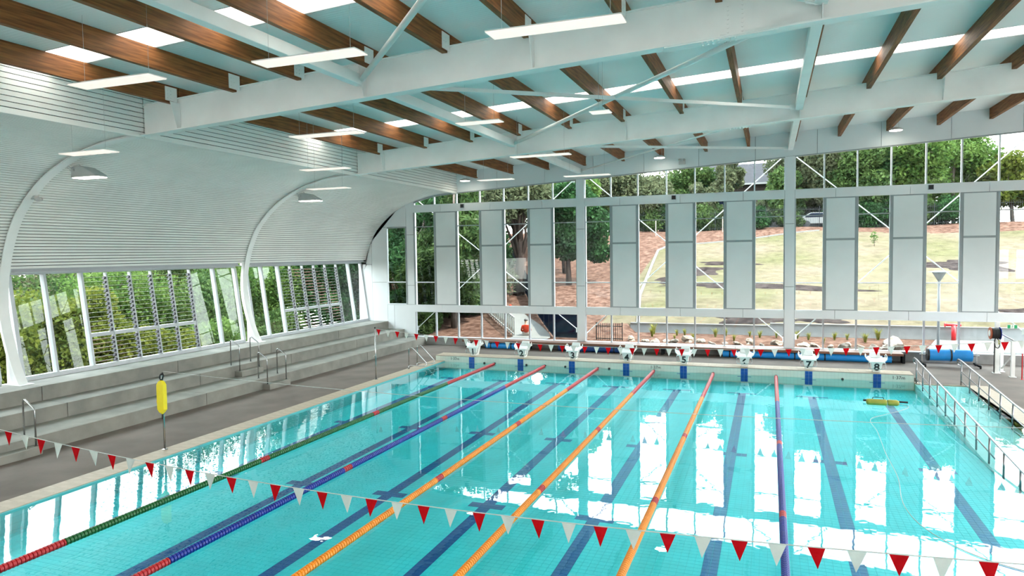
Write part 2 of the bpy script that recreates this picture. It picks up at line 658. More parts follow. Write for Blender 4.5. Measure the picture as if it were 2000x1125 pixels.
# raised end wall with its tiled top
EW = struct('wall_pool_end', 'raised tiled pool end wall carrying the starting blocks')
ew = MB().box(-.62, PXR + .02, 0.0, .84, -.55, .272)
build(ew, 'end_wall_body', M_ENDT, EW)
tt = MB().box(-.146, .146, -.19, .19, 0, .016)
ttm = bpy.data.meshes.new('top_tile')
ttm.from_pydata(tt.v, [], tt.f)
ttm.materials.append(M_BEIGE)
for i in range(64):
    for j in range(2):
        link('top_tile', ttm, EW, (-.62 + .149 + i * .2977, .205 + j * .40, .272))
nose = MB().box(-.62, PXR + .02, -.02, .012, .255, .276)
build(nose, 'dark_edge_trim', M_GROUT, EW)
for i in range(8):
    xc = LANE * (i + .5)
    for sgn in (-1, 1):
        for k in range(4):
            x0 = xc + (0.003 if sgn > 0 else -.128)
            z1 = .262 - k * .128
            build(MB().box(x0, x0 + .125, -.012, .002, z1 - .125, z1), 'target_tile', M_NAVY, EW)
        build(MB().box(xc + sgn * .135, xc + sgn * .25, -.01, .002, -.075, -.045), 'target_bar', M_NAVY, EW)
for xt, in ((-.02 + .35,), (9.25,), (17.95,)):
    text('depth_marking', '1·37m', .17, (xt, -.004, .15), (R(90), 0, 0), M_BLACK, EW)
for xh in (LANE * .5 + .62, LANE * 1.5 + .28, LANE * 2.5 - .28, LANE * 3 + .45, LANE * 7):
    build(MB().lathe([(.03, 0), (.045, -.02), (.045, -.06), (.02, -.08)], (xh, 0, .02), 'Y', 10), 'rope_hook', M_BLACK, EW)

# basin: walls, sloping base and tiles
BAS = struct('wall_basin', 'turquoise tiled pool basin')
bw = MB()
bw.box(PXL - .2, PXL, PY0, 0, -1.2, .03)
build(bw, 'basin_side', M_SIDET, BAS)
build(MB().box(RXR, RXR + .2, PY0, -.3, -1.2, .03), 'basin_side', M_RAMP, BAS)
build(MB().box(PXL, RXR, PY0 - .2, PY0, -1.2, .03), 'basin_side', M_SIDET, BAS)
base = MB()
base.add([(PXL, 0, floorz(0) - .008), (RXR, 0, floorz(0) - .008), (RXR, PY0, floorz(PY0) - .008), (PXL, PY0, floorz(PY0) - .008),
          (PXL, 0, -1.2), (RXR, 0, -1.2), (RXR, PY0, -1.2), (PXL, PY0, -1.2)], [(3, 2, 1, 0), (4, 5, 6, 7), (0, 1, 5, 4), (1, 2, 6, 5), (2, 3, 7, 6), (3, 0, 4, 7)])
build(base, 'basin_base', M_POOLGROUT, BAS)
TP = LANE / 18
ncol, nrow = 144, 170
cand = []


def is_navy(ix, iy):
    ln, k = divmod(ix, 18)
    y = -(iy + .5) * TP
    if k in (8, 9) and -23 < y < -2.05:
        return True
    if 5 <= k <= 12 and (-2.2 < y < -2.05):
        return True
    if 6 <= k <= 11 and (abs(y + 9.9) < .13 or abs(y + 15.1) < .13):
        return True
    return False


def px_of(x, y, z):
    d = Vector((x, y, z)) - m.translation
    w = d.dot(_f)
    return 1000 + FPX * d.dot(_r2) / w, 562.5 - FPX * d.dot(_u2) / w


lv, lf, nv, nf = [], [], [], []
tile_parts = []
hb = TP / 2 - .0022
order = []
for iy in range(nrow - 1, -1, -1):
    for ix in range(ncol):
        y = -(iy + .5) * TP
        x = (ix + .5) * TP
        u, v = px_of(x, y, floorz(y))
        if 0 < u < 2000 and 0 < v < 1120:
            order.append((-v, ix, iy))
order.sort()
single = set((a, b) for _, a, b in order[:300])
tmeshes = {}
for nm, mm in (('l', M_POOL), ('n', M_NAVY)):
    q = MB().box(-hb, hb, -hb, hb, -.006, 0)
    me = bpy.data.meshes.new('pool_tile')
    me.from_pydata(q.v, [], q.f)
    me.materials.append(mm)
    tmeshes[nm] = me
for iy in range(nrow):
    y = -(iy + .5) * TP
    z = floorz(y)
    for ix in range(ncol):
        x = (ix + .5) * TP
        nav = is_navy(ix, iy)
        if (ix, iy) in single:
            link('pool_tile', tmeshes['n' if nav else 'l'], BAS, (x, y, z))
            continue
        V, F = (nv, nf) if nav else (lv, lf)
        o = len(V)
        V += [(x - hb, y - hb, z), (x + hb, y - hb, z), (x + hb, y + hb, z), (x - hb, y + hb, z),
              (x - hb, y - hb, z - .007), (x + hb, y - hb, z - .007), (x + hb, y + hb, z - .007), (x - hb, y + hb, z - .007)]
        F += [(o, o + 1, o + 2, o + 3), (o, o + 4, o + 5, o + 1), (o + 1, o + 5, o + 6, o + 2), (o + 2, o + 6, o + 7, o + 3), (o + 3, o + 7, o + 4, o)]
for nm, V, F, mm in (('floor_tiles', lv, lf, M_POOL), ('lane_line_tiles', nv, nf, M_NAVY)):
    me = bpy.data.meshes.new(nm)
    me.from_pydata(V, [], F)
    me.materials.append(mm)
    o = link(nm, me, BAS)
    o['kind'] = 'stuff'

# ramp wedge between the handrails
rp = MB()
rp.prism([(PXR, -.3, .0), (PXR, -11.5, -.37), (PXR, -11.5, -.9), (PXR, -.3, -.9)], (RXR - PXR, 0, 0))
RAMP = sbuild(rp, 'floor_ramp', M_RAMP, 'pale tiled access ramp running down into the water')
build(MB().box(PXR + .02, RXR + .0, -.36, .0, -.5, ZD - .004), 'ramp_landing', M_BEIGE, RAMP)

# water
wv = MB()
wv.add([(PXL, 0, 0), (PXR, 0, 0), (PXR, PY0, 0), (PXL, PY0, 0)], [(3, 2, 1, 0)])
wv.add([(PXR, -.36, 0), (RXR, -.36, 0), (RXR, PY0, 0), (PXR, PY0, 0)], [(3, 2, 1, 0)])
WATER = sbuild(wv, 'water', M_WATER, 'still clear pool water mirroring the windows', loc=(9, -12, 0))

# ================================================================== CONCRETE TERRACE ON THE CURVED-WALL SIDE
tiers = [(-3.64, -4.96, ZD - .02, .43, [-24, -19.3, -10.6, -.9, 4.99]),
         (-4.96, -5.95, .0, .825, [-24, -19.2, -14.39, -9.5, -4.58, .31, 4.99]),
         (-5.95, -7.34, .0, 1.24, [-24, -19.2, -14.39, -9.5, -4.60, .28, 4.99])]
TER = struct('floor_terrace', 'three stepped concrete seating tiers below the sloping windows')
for ti, (xa, xb, z0, z1, js) in enumerate(tiers):
    for a, b in zip(js[:-1], js[1:]):
        build(MB().box(xb + .002, xa, a + .009, b - .009, z0, z1), 'concrete_block', M_CONC, TER, bevel=.012)
    build(MB().box(xb + .1, xa - .03, -34, 4.99, z0, z1 - .03), 'joint_filler', M_DARK, TER)

# half steps with handrails
for (xf, zb, zt, yc, nm) in ((-3.64, ZD, .24, -7.35, 'lower'), (-4.96, .43, .63, -7.25, 'upper'), (-3.64, ZD, .24, -16.9, 'near')):
    yl, yr = yc - .58, yc + .58
    lab = {'lower': 'small concrete half step at the foot of the lowest tier', 'upper': 'small concrete half step on the lowest tier, against the middle tier',
           'near': 'small concrete half step beside the picture edge near the curved rib base'}[nm]
    tag(build(MB().box(xf, xf + .33, yl, yr, zb, zt), 'half_step', M_CONC, None, bevel=.01), lab, 'step')
    ztop = zb + .98 + .39
    for k, yy in enumerate((yl + .06, yr - .06)):
        if nm == 'near' and k == 0:
            continue
        zz = zb + .39
        pth = [(xf - .22, yy, zz)]
        A = [(xf - .22, yy, zz + .88), (xf - .20, yy, zz + .93), (xf - .15, yy, zz + .95), (xf + .12, yy, zz + .78), (xf + .17, yy, zz + .73), (xf + .18, yy, zz + .68)]
        pth += A + [(xf + .18, yy, zt)]
        t = thing('grab_rail', {('lower', 0): 'bent steel grab rail on the lowest tier, first of its pair', ('lower', 1): 'bent steel grab rail on the lowest tier, farther of its pair',
                                ('upper', 0): 'bent steel grab rail on the middle tier, first of its pair', ('upper', 1): 'bent steel grab rail on the middle tier, farther of its pair',
                                ('near', 1): 'lone bent steel grab rail at the left edge of the picture'}[(nm, k)], 'handrail', (xf, yy, zb), 'steel grab rails on the concrete tiers')
        build(MB().tube(pth, .021, 8), 'rail_tube', M_CHROME, t, smooth=True)
        build(MB().lathe([(.045, 0), (.045, .012)], (xf - .22, yy, zz), 'Z', 12), 'foot_flange', M_CHROME, t)
        build(MB().lathe([(.045, 0), (.045, .012)], (xf + .18, yy, zt), 'Z', 12), 'foot_flange', M_CHROME, t)

# ================================================================== CURVED WALL
WL = struct('wall_left', 'curved slatted lining sweeping from the windows up to the roof')
BAYS = [(-24.0, RIBS[0] - .065), (RIBS[0] + .065, RIBS[1] - .065), (RIBS[1] + .065, YW - .02)]
LN = [q for q in off2d(.05)]
# backing sheet
i0 = min(i for i, p in enumerate(SP) if p[1] > 4.48)
bk = off2d(.09)[i0:]
for (ya, yb) in BAYS:
    b = MB()
    n = len(bk)
    vs = [(p[0], ya - .14, p[1]) for p in bk] + [(p[0], yb + .14, p[1]) for p in bk]
    bo = off2d(.13)[i0:]
    vs += [(p[0], ya - .14, p[1]) for p in bo] + [(p[0], yb + .14, p[1]) for p in bo]
    b.add(vs, [(i, i + 1, n + i + 1, n + i) for i in range(n - 1)] + [(2 * n + i, 2 * n + i + 1, 3 * n + i + 1, 3 * n + i) for i in range(n - 1)])
    build(b, 'lining_backing', M_DARK, WL)
# slats
cum = [0]
LL = LN[i0:]
NN = SN[i0:]
for a, b in zip(LL[:-1], LL[1:]):
    cum.append(cum[-1] + math.hypot(b[0] - a[0], b[1] - a[1]))


def at_s(s):
    for i in range(len(cum) - 1):
        if cum[i] <= s <= cum[i + 1]:
            t = (s - cum[i]) / (cum[i + 1] - cum[i])
            return [LL[i][j] + (LL[i + 1][j] - LL[i][j]) * t for j in (0, 1)]
    return list(LL[-1])


PITCH_S = .1
ns = int(cum[-1] / PITCH_S)
for (ya, yb) in BAYS:
    for k in range(ns):
        g = .024 if k < 45 else .018
        a = at_s(k * PITCH_S + g / 2)
        b = at_s((k + 1) * PITCH_S - g / 2)
        dx, dz = b[0] - a[0], b[1] - a[1]
        L = math.hypot(dx, dz)
        nx, nz = -dz / L * .022, dx / L * .022
        q = MB().hexa([(a[0], ya, a[1]), (b[0], ya, b[1]), (b[0], yb, b[1]), (a[0], yb, a[1]),
                       (a[0] + nx, ya, a[1] + nz), (b[0] + nx, ya, b[1] + nz), (b[0] + nx, yb, b[1] + nz), (a[0] + nx, yb, a[1] + nz)])
        build(q, 'slat', M_LINING, WL)
# upright slatted band above the curve
XB = -1.70
for (ya, yb) in BAYS:
    build(MB().box(XB - .10, XB - .06, ya - .14, yb + .14, 7.98, roofz(XB)), 'band_backing', M_DARK, WL)
    for k in range(9):
        z0 = 8.00 + k * .122
        build(MB().box(XB - .04, XB, ya - (.14 if ya < -20 else .05), yb + (.05 if yb < 0 else 0), z0, min(z0 + .104, roofz(XB))), 'band_slat', M_LINING, WL)

for (ya, yb) in BAYS:
    build(MB().box(XB - .14, XB + .012, ya - .05, yb + (.05 if yb < 0 else 0), 7.975, 8.03), 'closing_trim', M_LINING, WL)

# ribs
for ri, yr in enumerate(RIBS):
    t = thing('curved_rib', ['white curved steel rib by the picture edge, nearest one', 'white curved steel rib between the two sloping windows'][ri], 'steel rib', (-6.9, yr, 1.24), 'curved steel ribs')
    n = len(SP)
    inn, out = off2d(-.02), off2d(.01)
    b = MB()
    vs = []
    for P in (inn, out):
        for s in (-.14, .14):
            vs += [(p[0], yr + s, p[1]) for p in P]
    fs = []
    for i in range(n - 1):
        fs += [(i, i + 1, n + i + 1, n + i), (2 * n + i, 3 * n + i, 3 * n + i + 1, 2 * n + i + 1), (i, 2 * n + i, 2 * n + i + 1, i + 1), (n + i, n + i + 1, 3 * n + i + 1, 3 * n + i)]
    fs += [(0, n, 3 * n, 2 * n), (n - 1, 3 * n - 1, 4 * n - 1, 2 * n - 1)]
    b.add(vs, fs)
    build(b, 'flange', M_RIB, t)
    wo = off2d(.20)
    wo = [(min(p[0], -7.28) if p[1] < 4.6 else p[0], p[1]) for p in wo]
    b = MB()
    vs = []
    for s in (-.06, .06):
        vs += [(p[0], yr + s, p[1]) for p in out] + [(p[0], yr + s, p[1]) for p in wo]
    fs = []
    for i in range(n - 1):
        fs += [(i, i + 1, n + i + 1, n + i), (2 * n + i, 3 * n + i, 3 * n + i + 1, 2 * n + i + 1), (n + i, n + i + 1, 3 * n + i + 1, 3 * n + i)]
    b.add(vs, fs)
    build(b, 'web', M_RIB, t)
    build(MB().box(-7.3, -6.52, yr - .2, yr + .2, 1.241, 1.256), 'base_plate', M_RIB, t)

# ================================================================== SLOPING WINDOWS
wx = lambda z: -7.25 - .42 * (z - 1.34) / 3.08
LW = [('window_1', -14.1, -4.7, [-13.0, -11.75, -5.97], [-10.85, -9.9, -9.01, -8.13, -7.21], (-11.75, -7.21)),
      ('window_2', -4.1, 4.98, [-3.12, -2.0, 3.69], [-1.13, -.21, .70, 1.63, 2.59], (-2.0, 2.59)),
      ('window_3', -24.0, -14.7, [-15.6, -17.2], [], None)]
for nm, ya, yb, mull, louv, bank in LW:
    t = struct(nm, 'sloping outward-leaning window with glass louvres', (-7.4, (ya + yb) / 2, 1.24))

    def sl(y0, y1, z0, z1, d0=-.05, d1=.05):
        return MB().hexa([(wx(z0) + d0, y0, z0), (wx(z0) + d1, y0, z0), (wx(z0) + d1, y1, z0), (wx(z0) + d0, y1, z0),
                          (wx(z1) + d0, y0, z1), (wx(z1) + d1, y0, z1), (wx(z1) + d1, y1, z1), (wx(z1) + d0, y1, z1)])
    build(sl(ya, yb, 1.24, 1.37, -.06, .09), 'sill_frame', M_WALU, t)
    build(sl(ya, yb, 4.40, 4.47, -.06, .09), 'head_frame', M_WALU, t)
    build(MB().box(-7.85, -7.27, ya, yb, 4.46, 4.49), 'head_soffit', M_WALU, t)
    build(MB().box(-7.87, -7.42, ya, yb, 4.49, 4.64), 'head_closer', M_WALU, t)
    for y in (ya + .04, yb - .04):
        build(sl(y - .06, y + .06, 1.37, 4.38, -.06, .10), 'jamb', M_WALU, t)
    for y in mull:
        build(sl(y - .04, y + .04, 1.37, 4.40, -.06, .12), 'mullion', M_WALU, t)
    xs = sorted([ya + .1] + mull + [yb - .1])
    for a, b in zip(xs[:-1], xs[1:]):
        if bank and a < bank[1] - .2 and b > bank[0] + .2 and a >= bank[0] - .1:
            if b > bank[1] + .2:
                build(sl(bank[1] + .05, b - .05, 1.37, 4.38, -.012, .0), 'pane', M_GLASS, t)
            continue
        build(sl(a + .05, b - .05, 1.37, 4.38, -.012, .0), 'pane', M_GLASS, t)
    if bank:
        build(sl(bank[0], bank[1], 2.28, 2.40, -.05, .07), 'transom', M_WALU, t)
        ys = [bank[0]] + louv
        for i, y in enumerate(louv):
            build(sl(y + .012, y + .055, 1.37, 4.38, -.05, .08), 'louvre_mullion', M_WALU, t)
            cl = MB()
            for z in np.arange(1.46, 4.34, .145):
                if 2.2 < z < 2.45:
                    continue
                cl.hexa([(wx(z) - .05, y - .065, z - .07), (wx(z) + .05, y - .065, z - .05), (wx(z) + .05, y + .010, z - .05), (wx(z) - .05, y + .010, z - .07),
                         (wx(z) - .02, y - .045, z + .045), (wx(z) + .07, y - .045, z + .025), (wx(z) + .07, y + .010, z + .025), (wx(z) - .02, y + .010, z + .045)])
            o = build(cl, 'louvre_clips', M_CLIP, t)
            o['kind'] = 'stuff'
            a = ys[i] + .06
            b = y - .065
            for z in list(np.arange(1.46, 2.26, .145)) + list(np.arange(2.48, 4.34, .145)):
                q = MB().hexa([(wx(z) - .075, a, z - .045), (wx(z) + .06, a, z + .012), (wx(z) + .06, b, z + .012), (wx(z) - .075, b, z - .045),
                               (wx(z) - .075, a, z - .037), (wx(z) + .06, a, z + .020), (wx(z) + .06, b, z + .020), (wx(z) - .075, b, z - .037)])
                build(q, 'louvre_blade', M_LOUVRE, t)
                e = MB().box(wx(z) + .058, wx(z) + .066, a, b, z + .012, z + .019)
                cl2 = build(e, 'blade_edge', M_ALU, t)

# ================================================================== FAR WALL
WF = struct('wall_far', 'grey panelled end wall with tall glazing')
COLS = [4.90, 14.385, 23.87]
MUL = [[-4.24, -3.04, -1.75, -.44, .87, 2.19, 3.47, 4.70], [5.10, 6.38, 7.68, 9.02, 10.31, 11.63, 12.91, 14.18], [14.59, 15.77, 17.07, 18.35, 19.63, 20.90, 22.20, 23.66], [24.08, 25.4, 26.7, 28.0]]
Z_SILL, Z_R0, Z_R1, Z_TL, Z_PM, Z_TH, Z_T0, Z_T1 = .47, 1.78, 2.16, 3.36, 5.25, 6.31, 7.07, 7.47
g = .008


def poly_panel(name, pts, material, y0=YW - .03, d=.06, parent=None):
    return build(MB().prism([(x, y0, z) for x, z in pts], (0, d, 0)), name, material, parent or WF)


# rails
for z0, z1, js in ((Z_R0, Z_R1, None), (Z_T0, Z_T1, None)):
    for bi, ml in enumerate(MUL):
        xs = [[-4.26, -2.65, .15, 2.94, 4.70], [5.10, 6.83, 9.65, 12.43, 14.18], [14.59, 16.22, 19.05, 21.86, 23.66], [24.08, 26.3, 28.0]][bi]
        for a, b in zip(xs[:-1], xs[1:]):
            poly_panel('rail_panel', [(a + g, z0), (b - g, z0), (b - g, z1), (a + g, z1)], M_PANEL, YW - .09, .10)
        build(MB().box(xs[0], xs[-1], YW + .012, YW + .10, z0 + .02, z1 - .02), 'rail_core', M_DARK, WF)
# columns
for xc in COLS:
    zz = [.47, 3.19, 5.97, cler(xc) - .0]
    for a, b in zip(zz[:-1], zz[1:]):
        build(MB().box(xc - .2, xc + .2, YW - .12, YW + .12, a + g, b - g), 'column_panel', M_PANEL, WF)
    build(MB().box(xc - .17, xc + .17, YW - .10, YW + .10, .3, cler(xc)), 'column_core', M_DARK, WF)
# header above the clerestory
hj = [-1.70, .55, 3.08, 5.54, 7.99, 10.49, 12.94, 15.48, 17.95, 20.5, 22.97, 25.4, 28.0, 30.0]
for a, b in zip(hj[:-1], hj[1:]):
    poly_panel('header_panel', [(a + g, cler(a)), (b - g, cler(b)), (b - g, roofz(b)), (a + g, roofz(a))], M_PANEL, YW - .06, .08)
poly_panel('header_core', [(-1.7, cler(-1.7) + .02), (30, cler(30) + .02), (30, roofz(30)), (-1.7, roofz(-1.7))], M_DARK, YW + .03, .1)
build(MB().prism([(-1.9, YW - .07, cler(-1.9) - .05), (30, YW - .07, cler(30) - .05), (30, YW - .07, cler(30) + .0), (-1.9, YW - .07, cler(-1.9) + .0)], (0, .14, 0)), 'clerestory_head', M_FRAME, WF)
# curved clerestory head on the curve side
xs = np.linspace(-4.26, -1.7, 14)
poly_panel('curved_head', [(x, curve_z(x) + .02) for x in xs] + [(x, curve_z(x) - .06) for x in xs[::-1]], M_FRAME, YW - .05, .1)
poly_panel('curve_spandrel', [(x, curve_z(x) + .0) for x in xs] + [(-1.7, 8.4), (-4.26, 8.4)], M_PANEL, YW - .02, .1)


def under(x0, x1, z0, z1, name='side_panel'):
    x0 += g
    x1 -= g
    top = [(x, min(z1, curve_z(x) + .08)) for x in np.linspace(x0, x1, 9)]
    poly_panel(name, [(x0, z0 + g), (x1, z0 + g)] + [(x, z - (g if z == z1 else 0)) for x, z in top[::-1]], M_PANEL)


under(-7.75, -6.9, 1.0, 4.33)
under(-7.5, -6.9, 4.33, 5.5)
under(-6.9, -5.97, .3, 3.36)
under(-6.9, -5.97, 3.36, 6.34)
under(-5.97, -5.55, .0, 2.16)
under(-5.55, -4.26, .0, 2.16)
under(-4.74, -4.26, 2.16, 3.19)
under(-4.74, -4.26, 3.19, 5.9)
under(-4.74, -4.26, 5.9, 8.2)
under(-6.9, -4.74, 6.34, 8.2)
core = [(-7.8, 0), (-4.3, 0), (-4.3, 2.14), (-5.99, 2.14), (-5.99, 6.36), (-4.72, 6.36), (-4.72, 2.14), (-4.3, 2.14), (-4.3, 7.6), (-5.0, 7.4), (-5.7, 6.95), (-6.4, 6.3), (-7.0, 5.3), (-7.8, 4.4)]
cb = MB()
for (a, b, c, d) in ((-7.8, -5.99, 0, 4.4), (-7.4, -5.99, 4.4, 5.0), (-7.0, -5.99, 5.0, 5.9), (-6.4, -4.3, 6.36, 6.5), (-5.6, -4.3, 6.5, 7.2), (-5.99, -4.3, 0, 2.14), (-4.72, -4.3, 2.14, 7.5)):
    cb.box(a, b, YW + .04, YW + .14, c, d)
build(cb, 'side_core', M_DARK, WF)
# plinth and sill below the glazing
build(MB().box(-4.3, 30, YW - .06, YW + .2, -.2, .44), 'plinth', M_PLINTH, WF)
build(MB().box(-4.3, 22.2, YW - .12, YW + .16, .44, .475), 'sill_board', M_ALU, WF)

# windows
wi = 4
PANELS = {(0, 1), (0, 3), (0, 5), (1, 1), (1, 3), (1, 5), (2, 1), (2, 3), (2, 5), (3, 1)}
# narrow side window
t = struct('window_%d' % wi, 'narrow tall window in the panelled corner')
wi += 1
for a in ((-5.97, -5.90, 2.16, 6.34), (-4.80, -4.74, 2.16, 6.34), (-5.90, -4.80, 2.16, 2.21), (-5.90, -4.80, 6.27, 6.34), (-5.90, -4.80, 3.34, 3.39)):
    build(MB().box(a[0], a[1], YW - .06, YW + .06, a[2], a[3]), 'frame_bar', M_ALU if a[0] == -5.97 or a[3] < 4 else M_FRAME, t)
build(MB().box(-5.90, -4.80, YW + .0, YW + .012, 2.21, 3.34), 'pane', M_GLASS, t)
build(MB().box(-5.90, -4.80, YW + .0, YW + .012, 3.39, 6.27), 'pane', M_GLASS, t)
for bi, ml in enumerate(MUL):
    t = struct('window_%d' % wi, 'floor-to-roof glazing bay with alternating grey infill panels')
    wi += 1
    inner = ml[1:-1]
    pan = lambda i: (bi, i) in PANELS
    for i, x in enumerate(ml):
        hw = .035 if 0 < i < len(ml) - 1 else .03
        build(MB().box(x - hw, x + hw, YW - .05, YW + .07, Z_SILL, Z_R0), 'mullion', M_MIDF, t)
        left_is_panel = pan(i - 1)
        build(MB().box(x - .045, x + .045, YW - .06, YW + .07, Z_R1, Z_T0), 'mullion', M_FRAME, t)
        if pan(i - 1) or i == 0:
            build(MB().box(x + .012, x + .05, YW - .05, YW + .10, Z_R1, Z_T0), 'mullion_face', M_ALU, t)
        top = curve_z(x) if x < -1.7 else cler(x)
        if top - .03 > Z_T1:
            build(MB().box(x - .03, x + .03, YW - .05, YW + .07, Z_T1, top - .03), 'mullion', M_ALU, t)
    for i in range(len(ml) - 1):
        a, b = ml[i] + .03, ml[i + 1] - .03
        build(MB().box(a, b, YW + .0, YW + .012, Z_SILL, Z_R0), 'pane', M_GLASS, t)
        if pan(i):
            for (z0, z1) in ((Z_R1, Z_PM), (Z_PM, Z_T0)):
                build(MB().box(a, b, YW - .045, YW + .05, z0, z1), 'panel_frame', M_FRAME, t)
                build(MB().box(a + .06, b - .06, YW - .06, YW + .06, z0 + .045, z1 - .045), 'infill_panel', M_INFILL, t)
        else:
            for z in (Z_TL, Z_TH):
                build(MB().box(a, b, YW - .04, YW + .05, z - .022, z + .022), 'transom', M_ALU if z < 4 else M_FRAME, t)
            for z0, z1 in ((Z_R1, Z_TL), (Z_TL, Z_TH), (Z_TH, Z_T0)):
                build(MB().box(a, b, YW + .0, YW + .012, z0, z1), 'pane', M_GLASS, t)
        xa, xb = ml[i], ml[i + 1]
        ta = curve_z(xa) if xa < -1.7 else cler(xa)
        tb = curve_z(xb) if xb < -1.7 else cler(xb)
        build(MB().prism([(xa, YW, Z_T1), (xb, YW, Z_T1), (xb, YW, tb), (xa, YW, max(ta, Z_T1 + .001))], (0, .012, 0)), 'pane', M_GLASS, t)

# white cross bracing outside the glass
YB = YW + .32
for bi, (A, B, C_, D) in enumerate((((-4.34, .86), (4.45, 8.40), (-4.32, 7.80), (4.6, .98)), ((5.0, .78), (14.15, 9.0), (5.06, 8.6), (14.2, .79)), ((14.63, .92), (23.3, 9.3), (14.58, 9.0), (23.25, 1.38)))):
    t = thing('cross_brace', ['white diagonal brace rods outside the bay beside the curved wall', 'white diagonal brace rods outside the middle glazing bay', 'white diagonal brace rods outside the bay by the hose reel'][bi], 'brace', ((A[0] + B[0]) / 2, YB, .5), 'outside brace rods')
    build(MB().tube([(A[0], YB, A[1]), (B[0], YB, B[1])], .022, 8), 'rod', M_RIB, t, smooth=True)
    build(MB().tube([(C_[0], YB + .08, C_[1]), (D[0], YB + .08, D[1])], .022, 8), 'rod', M_RIB, t, smooth=True)
    for q in (A, B, C_, D):
        build(MB().bar((q[0], YB - .02, q[1] - .12), (q[0], YB - .02, q[1] + .12), .16, .015, (0, 1, 0)), 'gusset', M_RIB, t)

# ================================================================== ROOF
CE = struct('ceiling', 'pale ribbed roof lining sloping up across the hall')
X0, X1 = -1.8, 30.0
SKY_Y = [(-17.87, -16.90), (-7.65, -6.68), (-28.1, -27.1)]
edges = [-36, -28.1, -27.1, -17.87, -16.90, -7.65, -6.68, YW + .3]
for a, b in zip(edges[:-1], edges[1:]):
    if (a, b) in SKY_Y:
        continue
    build(MB().hexa([(X0, a, roofz(X0)), (X1, a, roofz(X1)), (X1, b, roofz(X1)), (X0, b, roofz(X0)), (X0, a, roofz(X0) + .12), (X1, a, roofz(X1) + .12), (X1, b, roofz(X1) + .12), (X0, b, roofz(X0) + .12)]), 'roof_sheet', M_ROOF, CE)
PURX = [-.57, 1.41, 3.29, 5.15, 7.03, 8.88, 10.83, 12.66, 14.56, 16.34, 18.19, 20.03, 21.87, 23.7, 25.5, 27.4]
for a, b in SKY_Y:
    xs = [X0] + PURX + [X1]
    for p, q in zip(xs[:-1], xs[1:]):
        build(MB().hexa([(p, a, roofz(p) + .015), (q, a, roofz(q) + .015), (q, b, roofz(q) + .015), (p, b, roofz(p) + .015), (p, a, roofz(p) + .02), (q, a, roofz(q) + .02), (q, b, roofz(q) + .02), (p, b, roofz(p) + .02)]), 'skylight_sheet', M_SKYL, CE)
    for e in (a, b):
        build(MB().prism([(X0, e - .012, roofz(X0) - .004), (X1, e - .012, roofz(X1) - .004), (X1, e - .012, roofz(X1) + .02), (X0, e - .012, roofz(X0) + .02)], (0, .024, 0)), 'skylight_edge', M_FRAME, CE)
# outer skin of the curved roof edge, keeps daylight out behind the lining
build(MB().box(-7.9, -7.3, -36, YW + .3, 4.60, 4.75), 'outer_ledge', M_PANEL, CE)
oc = off2d(.3)[i0:]
b = MB()
n = len(oc)
b.add([(p[0], -36, p[1]) for p in oc] + [(p[0], YW + .3, p[1]) for p in oc], [(i, i + 1, n + i + 1, n + i) for i in range(n - 1)])
build(b, 'outer_skin', M_ROOF, CE)
build(MB().box(X0 - .1, X0, -36, YW + .3, 8.2, roofz(X0) + .12), 'outer_fascia', M_ROOF, CE)

# rafters
WHO = ['deep white steel rafter spanning across the top of the picture, nearer one', 'deep white steel rafter spanning the hall, second, nearer the end wall']
for ri, yr in enumerate(RIBS):
    t = thing('steel_rafter', WHO[ri], 'rafter', (14, yr, rafb(14)), 'steel rafters')
    xa, xb = -1.66, 30

    def strip(x0, x1, f0, f1, y0, y1, dz0=0, dz1=0):
        return MB().hexa([(x0, y0, f0(x0) + dz0), (x1, y0, f0(x1) + dz0), (x1, y1, f0(x1) + dz0), (x0, y1, f0(x0) + dz0),
                          (x0, y0, f1(x0) + dz1), (x1, y0, f1(x1) + dz1), (x1, y1, f1(x1) + dz1), (x0, y1, f1(x0) + dz1)])
    build(strip(xa - .05, xb, rafb, rafb, yr - .15, yr + .15, 0, .03), 'bottom_flange', M_STEEL, t)
    build(strip(xa, xb, rafb, raft, yr - .012, yr + .012, .03, 0), 'web', M_STEEL, t)
    build(strip(xa, xb, raft, raft, yr - .07, yr + .07, -.015, .01), 'top_flange', M_STEEL, t)
    for xs_ in (-.46, 4.98, 8.98, 14.42, 18.3, 23.8):
        for sg in (-1, 1):
            build(MB().prism([(xs_, yr + sg * .012, rafb(xs_) + .03), (xs_, yr + sg * .14, rafb(xs_) + .03), (xs_, yr + sg * .33, purz(xs_) + .02), (xs_, yr + sg * .012, purz(xs_) + .02)], (.016, 0, 0)), 'stiffener', M_STEEL, t)
    # bolted splice
    xs0 = 12.95
    build(MB().box(xs0 - .28, xs0 + .28, yr - .03, yr - .012, rafb(xs0) + .06, rafb(xs0) + .72), 'splice_plate', M_STEEL, t)
    bo = MB()
    for kx in (-.14, .12):
        for kz in range(8):
            bo.lathe([(.022, 0), (.022, -.018)], (xs0 + kx, yr - .03, rafb(xs0) + .1 + kz * .08), 'Y', 6)
    build(bo, 'splice_bolts', M_STEEL, t)['kind'] = 'stuff'
    build(strip(xs0 - 1.3, xs0 + .75, rafb, rafb, yr - .13, yr + .13, -.022, 0), 'flange_splice', M_STEEL, t)
    bo = MB()
    for kx in range(7):
        for ky in (-.09, .09):
            xx = xs0 - .6 + kx * .1
            bo.lathe([(.02, 0), (.02, -.02)], (xx, yr + ky, rafb(xx) - .022), 'Z', 6)
    build(bo, 'flange_bolts', M_STEEL, t)['kind'] = 'stuff'

